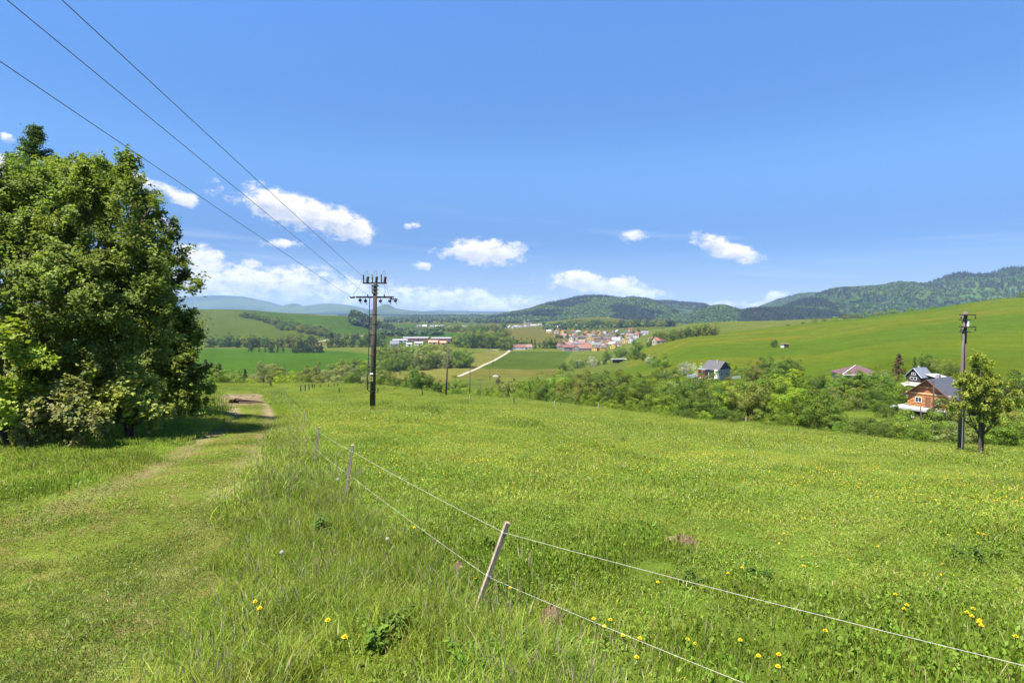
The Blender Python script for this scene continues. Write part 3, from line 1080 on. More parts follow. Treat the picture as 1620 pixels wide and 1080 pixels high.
# ------------------------------------------------------------------ grass
def blades(seed, rad, n, h0, h1, w, bend, pal, leafn=0, leafs=0.03, heads=0, square=False):
    g = np.random.default_rng(seed)
    a = g.random(n) * 6.2832
    rr = rad * np.sqrt(g.random(n)) * (1 + 0.25 * g.random(n))
    base = np.stack([np.cos(a) * rr, np.sin(a) * rr, np.full(n, -0.02)], 1)
    hgt = h0 + (h1 - h0) * g.beta(2.0, 2.2, n)
    la = g.random(n) * 6.2832
    lean = np.stack([np.cos(la), np.sin(la), np.zeros(n)], 1) * (bend * g.random((n, 1)) ** 0.7) + np.array((0.10, -0.03, 0)) * bend
    pl = np.array([p[:3] for p in pal])
    pw = np.array([p[3] for p in pal])
    tcol = pl[g.choice(len(pal), n, p=pw / pw.sum())] * (0.72 + 0.56 * g.random((n, 1)))
    wa = g.random(n) * 6.2832
    side = np.stack([np.cos(wa), np.sin(wa), np.zeros(n)], 1)
    V = np.empty((n, 4, 2, 3))
    for i, (t, ws) in enumerate(((0, 0.8), (0.4, 1.0), (0.75, 0.7), (1.0, 0.08))):
        c = base + np.stack([np.zeros(n), np.zeros(n), hgt * (t - 0.25 * bend * t * t)], 1) + lean * (hgt * t ** 1.8)[:, None]
        ww = (w * ws * (0.7 + 0.6 * g.random(n)) * 0.5)[:, None]
        V[:, i, 0] = c - side * ww
        V[:, i, 1] = c + side * ww
    v = V.reshape(-1, 3)
    o = np.arange(n)[:, None] * 8
    f = np.concatenate([o + np.array((2 * i, 2 * i + 1, 2 * i + 3, 2 * i + 2)) for i in range(3)])
    t = np.repeat(tcol, 8, axis=0)
    parts = [(v, f, t)]
    if leafn:
        a = g.random(leafn) * 6.2832
        r2 = rad * np.sqrt(g.random(leafn))
        c = np.stack([np.cos(a) * r2, np.sin(a) * r2, (0.15 + 0.65 * g.random(leafn)) * h1 * 0.6], 1)
        nr = unit(np.stack([g.normal(size=leafn) * 0.45, g.normal(size=leafn) * 0.45, np.ones(leafn)], 1))
        lc = np.array((0.140, 0.215, 0.022)) * (0.7 + 0.6 * g.random((leafn, 1)))
        parts.append(leaf_quads(c, nr, leafs * (0.6 + 0.8 * g.random(leafn)), g, lc))
    if heads:
        a = g.random(heads) * 6.2832
        r2 = rad * np.sqrt(g.random(heads))
        hh = h1 * (0.95 + 0.45 * g.random(heads))
        ln = g.normal(size=(heads, 2)) * 0.13
        cb = np.stack([np.cos(a) * r2, np.sin(a) * r2, np.zeros(heads)], 1)
        top = cb + np.stack([ln[:, 0] * hh, ln[:, 1] * hh, hh], 1)
        sd_ = np.stack([np.cos(a), np.sin(a), np.zeros(heads)], 1)
        sw = w * 0.22
        v = np.stack([cb - sd_ * sw, cb + sd_ * sw, top + sd_ * sw, top - sd_ * sw], 1).reshape(-1, 3)
        f = np.arange(heads * 4).reshape(-1, 4)
        parts.append((v, f, np.repeat(np.tile((0.13, 0.14, 0.045), (heads, 1)), 4, axis=0)))
        up = top + np.stack([ln[:, 0] * 0.12, ln[:, 1] * 0.12, np.full(heads, 0.12 * h1 / 0.5)], 1)
        for rot in (0, 1):
            s2 = sd_ if rot == 0 else np.stack([-sd_[:, 1], sd_[:, 0], sd_[:, 2]], 1)
            md_ = (top + up) / 2
            hw = w * 0.9
            v = np.stack([top, md_ - s2 * hw, up, md_ + s2 * hw], 1).reshape(-1, 3)
            parts.append((v, f, np.repeat(np.tile((0.36, 0.32, 0.18), (heads, 1)) * (0.7 + 0.6 * g.random((heads, 1))), 4, axis=0)))
    off = 0
    vs, fs, ts = [], [], []
    for v, f, t in parts:
        vs.append(v)
        fs.append(f + off)
        ts.append(t)
        off += len(v)
    return np_mesh('clump', np.concatenate(vs), np.concatenate(fs), False, np.concatenate(ts))


G1, G2, G3 = (0.225, 0.285, 0.030), (0.285, 0.330, 0.044), (0.165, 0.235, 0.024)
STRAW, OLIVE = (0.42, 0.35, 0.17), (0.27, 0.25, 0.035)
PM = [(*G1, 4), (*G2, 4), (*G3, 2), (*OLIVE, 1.0), (*STRAW, 0.6), (0.26, 0.16, 0.07, 0.35)]
PT = [(*G1, 4), (*G2, 3), (*G3, 3), (*OLIVE, 1), (*STRAW, 0.5)]
PK = [(*[c * 0.8 for c in G1], 3), (*[c * 0.8 for c in G3], 3), (*[c * 0.8 for c in OLIVE], 3), (*[c * 0.8 for c in STRAW], 0.8)]
GR = []      # prototypes, index = zone*6 + band*2 + variant ; zones meadow, tall, track ; bands near, mid, far
for zi, (pal, hs2, bend, lf, hd) in enumerate(((PM, (0.022, 0.080), 1.0, 34, 0), (PT, (0.08, 0.36), 0.8, 18, 2), (PK, (0.015, 0.055), 1.3, 8, 0))):
    for bi, (rad, n, w, hm) in enumerate(((0.24, 260, 0.0046, 1.0), (0.55, 330, 0.0095, 1.1), (1.5, 420, 0.024, 1.35))):
        for vi in range(2):
            pv = [(p[0] * (0.80, 1.10)[vi], p[1] * (0.88, 1.04)[vi], p[2] * (0.9, 1.2)[vi], p[3]) for p in pal]
            GR.append(proto('grass_clump', blades(900 + zi * 10 + bi * 3 + vi, rad, n, hs2[0] * hm * (1.15, 0.9)[vi], hs2[1] * hm * (1.15, 0.9)[vi], w, bend, pv, int(lf * (1, 0.8, 0.25)[bi] * (1.6, 0.7)[vi]), 0.020 * (1, 1.5, 2.6)[bi],
                                                  hd * (2, 3, 4)[bi]), M['grass']))


def ring(r0, r1, dens, seed, span=R(49)):
    g = np.random.default_rng(seed)
    n = int(span * (r1 ** 2 - r0 ** 2) * dens)
    r = np.sqrt(g.uniform(r0 ** 2, r1 ** 2, n))
    a = g.uniform(-span, span, n)
    return r * np.sin(a), r * np.cos(a)


def grass():
    P, K, Rt, Sc = [], [], [], []
    g = np.random.default_rng(77)
    for bi, (r0, r1, dens) in enumerate(((0.5, 10, 26), (8.5, 30, 7.0), (27, 150, 1.0))):
        x, y = ring(r0, r1, dens, 300 + bi, (R(125), R(85), R(60))[bi])
        z = height(x, y)
        tr, ta = inpoly(x, y, TRACK), inpoly(x, y, TALL)
        bk = inpoly(x, y, BANK) & ~tr
        zone = np.where(tr, 2, np.where(ta, 1, 0))
        # stray edges: some clumps of the long grass lean over into the mown track
        soft = fbm(x / 0.9, y / 0.9, 51, 3)
        zone = np.where((zone == 1) & (soft < 0.42), 0, zone)
        rt = np.zeros(len(x))
        rt[:] = ruts(x, y)
        n1 = fbm(x / 1.6, y / 1.6, 61, 3)
        n2 = fbm(x / 6.5, y / 6.5, 62, 3)
        hs_ = 0.55 + 1.5 * np.clip(n1 - 0.32, 0, 1) + 1.0 * np.clip(n2 - 0.5, 0, 1) * 2
        hs_ = np.where(zone == 1, 0.32 + 1.3 * np.clip(n1 - 0.30, 0, 1) + 0.7 * np.clip(n2 - 0.4, 0, 1) + 0.25 * g.random(len(x)), hs_)
        hs_ = np.where(bk, hs_ * 1.7 + 0.5, hs_)
        # rank tussocks round old dung spots in the pasture
        tus = (fbm(x / 1.5, y / 1.5, 93, 2) > 0.70) & (zone == 0)
        hs_ = np.where(tus, hs_ * 2.1, hs_)
        bare = (fbm(x / 0.4, y / 0.4, 77, 4) - 0.55) * 3.5
        keep = ~((zone == 2) & ((rt * 1.1 + g.random(len(x)) * 0.6 > 0.85) & (y > 9) | (bare > 0.35 + g.random(len(x)) * 1.4)))
        keep &= ~inpoly(x, y, STEP)
        rd = rut_dist(x, y)
        keep &= ~((zone != 2) & (rd < (0.0, 0.5, 1.5)[bi]))
        s = 0.85 + 0.3 * g.random(len(x))
        idx = np.where(keep)[0]
        P.append(np.stack([x, y, z], 1)[idx])
        vr = (fbm(x / 1.9 + 7, y / 1.9, 64, 3) + 0.5 * fbm(x / 0.6, y / 0.6, 65, 2) + g.normal(size=len(x)) * 0.10 > 0.72).astype(int)
        vr = np.where(tus, 0, vr)
        K.append((zone * 6 + np.where((zone == 2) & (bi == 2), 1, bi) * 2 + vr)[idx])
        Rt.append(np.stack([g.normal(size=len(x)) * 0.08 - 0.05, g.normal(size=len(x)) * 0.08, g.random(len(x)) * 6.28], 1)[idx])
        Sc.append(np.stack([s, s, s * hs_], 1)[idx])
    scatter('grass', np.concatenate(P), np.concatenate(K), np.concatenate(Rt), np.concatenate(Sc), GR,
            'meadow grass, long beside the fence, grazed short beyond and mown on the track', 'grass')


grass()


def flower_proto(seed, n, rad, h0, h1, fr, colr, stemc=(0.08, 0.14, 0.03)):
    g = np.random.default_rng(seed)
    vs, fs, ts = [], [], []
    off = 0
    for i in range(n):
        a = g.random() * 6.28
        r_ = rad * math.sqrt(g.random())
        h = g.uniform(h0, h1)
        b = np.array((math.cos(a) * r_, math.sin(a) * r_, 0))
        tp = b + np.array((g.normal() * 0.1 * h, g.normal() * 0.1 * h, h))
        w = fr * 0.09
        v = [b + (-w, 0, 0), b + (w, 0, 0), tp + (w, 0, 0), tp + (-w, 0, 0)]
        vs += v
        fs.append((off, off + 1, off + 2, off + 3))
        ts += [stemc] * 4
        off += 4
        tilt = g.normal(size=2) * 0.35
        k = 5
        t0 = g.random() * 6.28
        cc = np.array(colr) * g.uniform(0.85, 1.1)
        for j in range(k):
            q = t0 + j * 2 * math.pi / k
            d1 = np.array((math.cos(q - 0.5), math.sin(q - 0.5), 0))
            d2 = np.array((math.cos(q + 0.5), math.sin(q + 0.5), 0))
            d0 = np.array((math.cos(q), math.sin(q), 0))
            pts = [tp, tp + d1 * fr * 0.7, tp + d0 * fr, tp + d2 * fr * 0.7]
            for p_ in pts:
                dd = p_ - tp
                p2 = p_.copy()
                p2[2] += dd[0] * tilt[0] + dd[1] * tilt[1] + np.linalg.norm(dd) * 0.35
                vs.append(p2)
                ts.append(cc)
            fs.append((off, off + 1, off + 2, off + 3))
            off += 4
    return np_mesh('flowers', np.array(vs), np.array(fs), False, np.array(ts))


def flowers():
    g = np.random.default_rng(5)
    yel, wht = (0.70, 0.47, 0.012), (0.72, 0.74, 0.64)
    pr = [proto('buttercups', flower_proto(1, 3, 0.16, 0.08, 0.16, 0.010, yel), M['grass']), proto('buttercups', flower_proto(2, 6, 0.35, 0.10, 0.20, 0.0125, yel), M['grass']),
          proto('buttercups', flower_proto(3, 9, 1.0, 0.12, 0.26, 0.019, yel), M['grass']),
          proto('white_flowers', flower_proto(4, 4, 0.22, 0.07, 0.15, 0.008, wht), M['grass']), proto('white_flowers', flower_proto(6, 8, 0.9, 0.12, 0.26, 0.016, wht), M['grass'])]
    P, K = [], []
    for (r0, r1, dens, kk, th) in ((6.5, 13, 1.6, 0, 0.54), (11, 34, 3.4, 1, 0.50), (30, 125, 0.75, 2, 0.48), (7, 26, 2.2, 3, 0.55), (24, 110, 0.40, 4, 0.50)):
        x, y = ring(r0, r1, dens, 500 + kk, R(62))
        m = fbm(x / 7.0, y / 7.0, 71 if kk < 3 else 72, 4) + 0.05 * np.clip(x / np.maximum(y, 1), -1, 1)
        ok = (m > th) & ~inpoly(x, y, TRACK) & ~inpoly(x, y, TALL) & (x > -0.55 * y)
        z = height(x, y)
        P.append(np.stack([x, y, z], 1)[ok])
        K.append(np.full(ok.sum(), kk))
    P, K = np.concatenate(P), np.concatenate(K)
    s = 0.8 + 0.5 * g.random(len(P))
    scatter('meadow_flowers', P, K, np.stack([np.zeros(len(P)), np.zeros(len(P)), g.random(len(P)) * 6.28], 1), np.stack([s, s, s], 1), pr,
            'yellow buttercups and tiny white flowers scattered through the pasture', 'wildflowers')


flowers()

# ------------------------------------------------------------------ trees in the middle distance
ORD = 'first second third fourth fifth sixth seventh eighth ninth tenth eleventh twelfth thirteenth fourteenth fifteenth sixteenth seventeenth eighteenth nineteenth twentieth'.split()


def ordw(i):
    if i < 20:
        return ORD[i]
    t = {2: 'twenty', 3: 'thirty', 4: 'forty', 5: 'fifty', 6: 'sixty'}[(i + 1) // 10]
    return t.replace('ty', 'tieth') if (i + 1) % 10 == 0 else t + '-' + ORD[(i + 1) % 10 - 1]


def cat_parts(parts):
    off, vs, fs, ts = 0, [], [], []
    for v, f, t in parts:
        vs.append(v)
        fs.append(f + off)
        ts.append(t)
        off += len(v)
    return np.concatenate(vs), np.concatenate(fs), np.concatenate(ts)


def crown_broad(seed, nclump=46, nleaf=3200, low=0.06, wid=0.42, top=1.0, lsz=0.035, lumpy=0.2):
    """crown of unit height: leaf clumps heaped over an uneven body"""
    g = np.random.default_rng(seed)
    C = []
    nb = 5 + g.integers(0, 3)
    bl = []
    for i in range(nb):
        a = i * 6.283 / nb + g.random()
        rr = wid * (0.28 + 0.25 * g.random())
        zz = low + (top - low) * (0.30 + 0.32 * g.random())
        bl.append((math.cos(a) * rr, math.sin(a) * rr, zz, wid * (0.5 + 0.18 * g.random())))
    bl.append((g.normal() * 0.04, g.normal() * 0.04, top - wid * 0.55, wid * 0.55))
    bl.append((0, 0, low + wid * 0.55, wid * 0.7))
    for i in range(3):
        a = g.random() * 6.283
        bl.append((math.cos(a) * wid * 0.45, math.sin(a) * wid * 0.45, low + wid * 0.35, wid * 0.5))
    for i in range(nclump):
        b = bl[g.integers(0, len(bl))]
        d = unit(g.normal(size=(1, 3)))[0]
        d[2] = d[2] * 0.9 + 0.15
        k = 0.72 + 0.36 * g.random()
        C.append((b[0] + d[0] * b[3] * k, b[1] + d[1] * b[3] * k, np.clip(b[2] + d[2] * b[3] * k, low, top), d[0], d[1], d[2]))
    C = np.array(C)
    cr = wid * (0.19 + 0.13 * g.random(len(C)))
    ct = 0.76 + 0.46 * g.random(len(C))
    ii = g.integers(0, len(C), nleaf)
    d = unit(g.normal(size=(nleaf, 3)) + C[ii, 3:] * 0.9 + np.array((0, 0, 0.35)))
    p = C[ii, :3] + d * (cr[ii] * (0.84 + 0.20 * g.random(nleaf)))[:, None]
    p[:, 2] = np.maximum(p[:, 2], 0.0)
    nr = unit(d + g.normal(size=(nleaf, 3)) * 0.38)
    t = tints(nleaf, g, 0.16, 0.05) * ct[ii][:, None] * (1 + g.normal(size=(len(C), 1)) * 0.06 * np.array((1.0, 0.0, -1.0)))[ii]
    return leaf_quads(p, nr, lsz * (0.7 + 0.6 * g.random(nleaf)), g, t)


def crown_conifer(seed, nleaf=2400, wid=0.24, low=0.05):
    g = np.random.default_rng(seed)
    nb = 120
    h = low + (1 - low) * np.sort(g.random(nb)) ** 0.95
    L = wid * (1.06 - h) ** 0.85 * (0.75 + 0.4 * g.random(nb))
    a = g.random(nb) * 6.283
    ii = g.integers(0, nb, nleaf)
    u = g.random(nleaf) ** 0.6
    px_ = np.cos(a[ii]) * L[ii] * u + g.normal(size=nleaf) * 0.012
    py_ = np.sin(a[ii]) * L[ii] * u + g.normal(size=nleaf) * 0.012
    pz_ = h[ii] - L[ii] * u * 0.35 + g.normal(size=nleaf) * 0.012 + 0.01
    nr = unit(np.stack([np.cos(a[ii]) * 0.5, np.sin(a[ii]) * 0.5, np.ones(nleaf)], 1) + g.normal(size=(nleaf, 3)) * 0.4)
    return leaf_quads(np.stack([px_, py_, np.clip(pz_, 0.01, 1)], 1), nr, np.full(nleaf, 0.032), g, tints(nleaf, g, 0.2, 0.04))


def trunk_mesh(seed, low, top, r0):
    g = np.random.default_rng(seed)
    mb = MB()
    p = [Vector((0, 0, -0.06))]
    for i in range(1, 5):
        p.append(Vector((g.normal() * 0.015, g.normal() * 0.015, top * i / 4)))
    mb.tube(p, [r0 * 1.3, r0, r0 * 0.75, r0 * 0.5, r0 * 0.2], 6)
    for k in range(5):
        a = k * 1.256 + g.random()
        z0 = low + (top - low) * (0.15 + 0.12 * k)
        mb.tube([(0, 0, z0), (math.cos(a) * 0.12, math.sin(a) * 0.12, z0 + 0.14), (math.cos(a) * 0.24, math.sin(a) * 0.24, z0 + 0.2)], [r0 * 0.5, r0 * 0.35, r0 * 0.12], 5)
    return mb.mesh('trunk', True)


PT_ = {}
_tm = [trunk_mesh(40 + i, 0.15, 0.8, 0.02) for i in range(3)]
_tc = trunk_mesh(44, 0.1, 0.95, 0.014)
for i in range(4):      # round willows, foliage to the ground
    PT_['willow%d' % i] = (np_mesh('crown', *(lambda q: (q[0], q[1], False, q[2]))(crown_broad(200 + i, 64, 10500, 0.0, 0.46, 1.0, 0.0225))), _tm[i % 3])
for i in range(4):      # broad trees with a visible stem
    PT_['broad%d' % i] = (np_mesh('crown', *(lambda q: (q[0], q[1], False, q[2]))(crown_broad(220 + i, 64, 10500, 0.03, 0.42, 1.0, 0.0225))), _tm[(i + 1) % 3])
for i in range(2):
    PT_['tall%d' % i] = (np_mesh('crown', *(lambda q: (q[0], q[1], False, q[2]))(crown_broad(240 + i, 44, 4200, 0.02, 0.27, 1.0, 0.024))), _tm[i])
for i in range(2):      # open crowns
    PT_['open%d' % i] = (np_mesh('crown', *(lambda q: (q[0], q[1], False, q[2]))(crown_broad(250 + i, 26, 1500, 0.22, 0.40, 1.0, 0.034))), _tm[i])
for i in range(3):      # low wide shrubs
    PT_['shrub%d' % i] = (np_mesh('crown', *(lambda q: (q[0], q[1], False, q[2]))(crown_broad(260 + i, 44, 6000, 0.0, 0.62, 1.0, 0.028))), _tm[i])
for i in range(2):
    PT_['conifer%d' % i] = (np_mesh('crown', *(lambda q: (q[0], q[1], False, q[2]))(crown_conifer(270 + i))), _tc)
PT_['conifer2'] = (np_mesh('crown', *(lambda q: (q[0], q[1], False, q[2]))(crown_conifer(275, 2600, 0.36, 0.0))), _tc)
for me_, tr_ in PT_.values():
    if not me_.materials:
        me_.materials.append(M['leaf'])
    if not tr_.materials:
        tr_.materials.append(M['bark'])

WIL, GRN, DRK, LIM, SPR, PUR, OLV, MID, BLO = ((0.195, 0.215, 0.070), (0.140, 0.200, 0.020), (0.062, 0.092, 0.020), (0.205, 0.270, 0.020), (0.034, 0.048, 0.018),
                                               (0.125, 0.085, 0.040), (0.165, 0.185, 0.034), (0.100, 0.150, 0.020), (0.36, 0.36, 0.27))
NOUN = {'willow': 'willow_tree', 'broad': 'broadleaf_tree', 'tall': 'broadleaf_tree', 'open': 'broadleaf_tree', 'shrub': 'shrub', 'conifer': 'conifer_tree'}
tree_n = [0]


def tree(kind, p, h, colr, label, group=None, w=1.0, name=None):
    base = kind.rstrip('0123456789')
    if base == kind:
        n = sum(1 for k in PT_ if k.startswith(base))
        kind = base + str(random.randrange(n))
    nm = name or NOUN[base]
    e = empty(nm, (p.x, p.y, p.z - 0.02 * h), random.random() * 6.28)
    e.scale = (h * w, h * w * random.uniform(0.9, 1.1), h)
    tag(e, label, 'shrub' if base == 'shrub' else 'tree', group)
    crown, trunk = PT_[kind]
    c = link_mesh('crown', crown, e)
    f = random.uniform(0.88, 1.12)
    c.color = (colr[0] * f * random.uniform(0.95, 1.06), colr[1] * f, colr[2] * f, 1)
    if base != 'shrub':
        link_mesh('trunk', trunk, e)
    tree_n[0] += 1
    return e


def row(items, phrase, group, adj=None):
    """items: (kind, px, D, height, colour[, width]) ; labelled in order from the left"""
    items = sorted(items, key=lambda t: t[1])
    for i, it in enumerate(items):
        kind, px, D, h, colr = it[:5]
        b = kind.rstrip('0123456789')
        noun = {'willow': 'willow', 'broad': 'tree', 'tall': 'tree', 'open': 'tree', 'shrub': 'shrub', 'conifer': 'conifer'}[b]
        cname = {WIL: 'grey green', GRN: 'green', DRK: 'dark green', LIM: 'bright green', SPR: 'blackish', PUR: 'brownish', BLO: 'white blossoming', OLV: 'olive', MID: 'deep green'}.get(colr, '')
        tree(kind, on(px, D), h, colr, '%s %s, %s from left %s' % (cname, noun, ordw(i), phrase), group, it[5] if len(it) > 5 else 1.0)


def auto_row(x0, x1, D0, D1, step, kinds, hs2, cols, jit=0.25, djit=6, w=1.0, seed=0):
    g = random.Random(seed)
    out = []
    px = x0
    while px <= x1:
        t = (px - x0) / max(x1 - x0, 1)
        D = D0 + (D1 - D0) * t + g.uniform(-djit, djit)
        out.append((g.choice(kinds), px + g.uniform(-jit, jit) * step, D, g.uniform(*hs2), g.choice(cols), w * g.uniform(0.9, 1.15)))
        px += step * g.uniform(0.8, 1.2)
    return out


# --- row just under the crest of the meadow, centre
row([('broad0', 657, 165, 8.6, MID, 1.15), ('broad1', 674, 168, 7.6, GRN, 1.1), ('tall0', 690, 172, 6.4, MID, 1.3), ('broad2', 701, 170, 5.6, MID, 1.2),
     ('broad3', 721, 172, 7.4, GRN, 1.25), ('shrub0', 738, 158, 3.4, LIM, 1.3), ('shrub1', 750, 165, 3.6, GRN, 1.2), ('shrub2', 716, 150, 2.8, GRN, 1.3), ('shrub0', 776, 160, 4.2, GRN, 1.2),
     ('shrub1', 790, 152, 3.0, LIM, 1.3)], 'below the meadow crest between the timber poles', 'trees below the meadow crest')
row([('willow0', 793, 158, 5.2, WIL, 1.0), ('open0', 805, 165, 7.6, OLV, 1.0), ('open1', 838, 160, 7.6, GRN, 1.0), ('shrub2', 822, 155, 2.6, MID, 1.2), ('willow1', 857, 150, 6.2, GRN, 1.0),
     ('shrub1', 872, 140, 3.6, GRN, 1.1)], 'of the loose group before the green field', 'loose trees before the green field')
tree('open1', on(788, 300), 7.0, PUR, 'small brownish purple tree beside the pale parked car', None, 0.6)
row(auto_row(862, 985, 146, 126, 17, ['willow', 'broad', 'shrub'], (4.6, 6.2), [GRN, OLV, GRN, MID], seed=1, w=1.1), 'in the front of the crest thicket, centre', 'front trees of the thicket')
row(auto_row(866, 1010, 172, 160, 15, ['willow', 'broad'], (8.4, 10.2), [GRN, MID, OLV], seed=2, w=1.05), 'in the rear of the crest thicket, centre', 'rear trees of the thicket')
row(auto_row(900, 980, 205, 195, 22, ['willow', 'broad'], (9.5, 11.5), [MID, OLV], seed=33), 'in the deepest part of the central thicket', 'deepest trees of the thicket')
row(auto_row(1000, 1165, 120, 104, 21, ['willow', 'broad'], (5.4, 7.0), [GRN, LIM, MID, MID], seed=3, w=1.15), 'of the bright thicket front below the grey roofed house', 'bright thicket front')
row(auto_row(1010, 1215, 146, 128, 22, ['willow', 'broad'], (7.2, 8.8), [GRN, OLV, MID, WIL], seed=4, w=1.1), 'of the thicket rear below the grey roofed house', 'thicket rear below the house')
row([('broad0', 1183, 104, 7.4, OLV, 1.1), ('willow2', 1212, 108, 8.6, GRN, 1.1), ('broad1', 1240, 112, 10.0, LIM, 1.1), ('willow3', 1262, 96, 6.6, LIM, 1.2), ('broad3', 1293, 90, 6.6, GRN, 1.35),
     ('willow1', 1318, 88, 4.8, MID, 1.2), ('shrub1', 1225, 84, 3.0, GRN, 1.2)], 'of the tall bright group ending the long thicket', 'bright trees ending the thicket')
row(auto_row(640, 860, 122, 112, 30, ['shrub'], (1.2, 2.2), [GRN, MID, LIM], seed=41, w=1.3), 'of the scrub straight behind the meadow crest', 'scrub behind the meadow crest')
row(auto_row(880, 1180, 110, 92, 24, ['shrub'], (1.8, 3.0), [GRN, LIM, MID], seed=42, w=1.2), 'of the undergrowth at the thicket foot', 'undergrowth at the thicket foot')
# --- cluster right of the grey-roofed house
row([('willow0', 1182, 222, 6.6, GRN, 1.1), ('willow1', 1196, 214, 8.2, OLV, 1.15), ('willow2', 1214, 228, 9.2, MID, 1.1), ('broad2', 1232, 222, 9.2, GRN, 1.1), ('willow3', 1252, 226, 8.4, MID, 1.15),
     ('shrub0', 1163, 236, 4.0, OLV, 1.2), ('willow2', 1226, 205, 6.4, MID, 1.2)], 'of the round cluster beside the grey roofed house', 'round trees beside the house')
row(auto_row(1040, 1115, 262, 252, 14, ['shrub', 'willow'], (4.2, 6.6), [GRN, BLO, MID, WIL], seed=5, w=1.1), 'of the blossoming hedge left of the grey roofed house', 'hedge left of the house')
row(auto_row(1130, 1162, 252, 248, 13, ['shrub'], (4.4, 6.0), [MID, GRN], seed=35, w=1.0), 'of the bushes behind the grey roof', 'bushes behind the grey roof')
row(auto_row(996, 1062, 470, 300, 11, ['shrub', 'willow', 'broad'], (6.0, 9.0), [GRN, LIM, MID, BLO], seed=6, djit=10), 'of the hedge climbing from the open shed', 'hedge climbing from the open shed')
row(auto_row(890, 958, 520, 560, 10, ['shrub', 'broad'], (7.0, 9.5), [MID, GRN, DRK, BLO], seed=7), 'of the field hedge left of the open shed', 'field hedge before the village')
row(auto_row(962, 1040, 640, 560, 13, ['broad', 'willow'], (10, 15), [GRN, GRN, MID], seed=8, djit=14), 'of the bright trees above the open shed', 'bright trees above the open shed')
row(auto_row(1040, 1128, 640, 600, 11, ['broad', 'willow'], (12, 16), [MID, GRN, OLV], seed=9, djit=14), 'of the wood behind the hillside shoulder', 'wood behind the hillside shoulder')
row([('shrub1', 1286, 560, 4.2, OLV, 1.2), ('shrub2', 1301, 562, 3.4, GRN, 1.5), ('shrub0', 1318, 566, 4.2, LIM, 1.8), ('shrub1', 1336, 570, 5.4, OLV, 1.3), ('shrub2', 1352, 574, 5.0, GRN, 1.6),
     ('shrub0', 1372, 580, 5.0, GRN, 1.5), ('shrub1', 1388, 584, 4.6, OLV, 1.6), ('shrub2', 1408, 588, 4.6, GRN, 2.0), ('shrub0', 1436, 590, 4.2, LIM, 1.8), ('shrub1', 1610, 600, 5.8, GRN, 1.3),
     ('shrub2', 1470, 598, 2.6, GRN, 2.0), ('shrub0', 1244, 545, 2.4, OLV, 1.6), ('shrub1', 1268, 552, 2.4, GRN, 1.6)], 'on the skyline of the right hillside', 'bushes along the hillside crest')
tree('broad2', hit(1225, 549, 250), 5.4, MID, 'lone small tree beside the little hut on the hillside')
# --- right hedges round the chalets
row(auto_row(1278, 1408, 158, 142, 19, ['willow', 'broad'], (6.4, 8.2), [MID, GRN, GRN], seed=10, w=1.25), 'of the hedge below the purple brown roof', 'hedge below the brown roof')
row(auto_row(1285, 1420, 132, 124, 24, ['willow', 'shrub'], (4.4, 6.0), [GRN, MID, OLV], seed=11, w=1.2), 'of the lower hedge before the purple brown roof', 'lower hedge below the brown roof')
tree('shrub0', on(1405, 112), 3.4, MID, 'round dark bush standing alone on the lawn below the chalets')
tree('shrub1', on(1441, 106), 2.0, MID, 'low wide bush on the lawn beside the timber poles')
row(auto_row(1345, 1442, 74, 66, 17, ['shrub'], (2.1, 2.9), [MID, GRN, DRK], seed=12, w=1.2, djit=3), 'of the dark low hedge at the meadow edge', 'dark low hedge at the meadow edge')
row(auto_row(1462, 1640, 68, 62, 20, ['shrub', 'willow'], (2.8, 3.8), [OLV, GRN, WIL, GRN], seed=13, w=1.4, djit=4), 'of the willow scrub behind the twin pole', 'willow scrub behind the twin pole')
row(auto_row(1500, 1640, 86, 82, 26, ['willow', 'broad'], (4.6, 6.8), [GRN, OLV, MID], seed=14, w=1.3), 'of the taller willows behind the lone fruit tree', 'taller willows behind the fruit tree')
row(auto_row(1545, 1640, 112, 112, 22, ['broad', 'willow'], (7.5, 9.5), [MID, GRN], seed=15, w=1.2), 'of the dark trees at the edge beside the chalet', 'dark trees beside the chalet')
tree('conifer2', on(1421, 168), 8.4, PUR, 'big dark brownish spruce beside the black cottage', None, 1.0)
tree('conifer0', on(1446, 190), 5.4, MID, 'small slim conifer behind the black cottage')
row([('broad0', 1463, 196, 5.8, MID, 1.3), ('shrub1', 1476, 192, 4.4, GRN, 1.3), ('shrub0', 1492, 186, 5.0, OLV, 1.3), ('shrub2', 1508, 180, 3.6, MID, 1.3), ('shrub1', 1398, 176, 2.8, WIL, 1.2)],
    'of the garden bushes behind the black cottage', 'garden bushes behind the cottage')
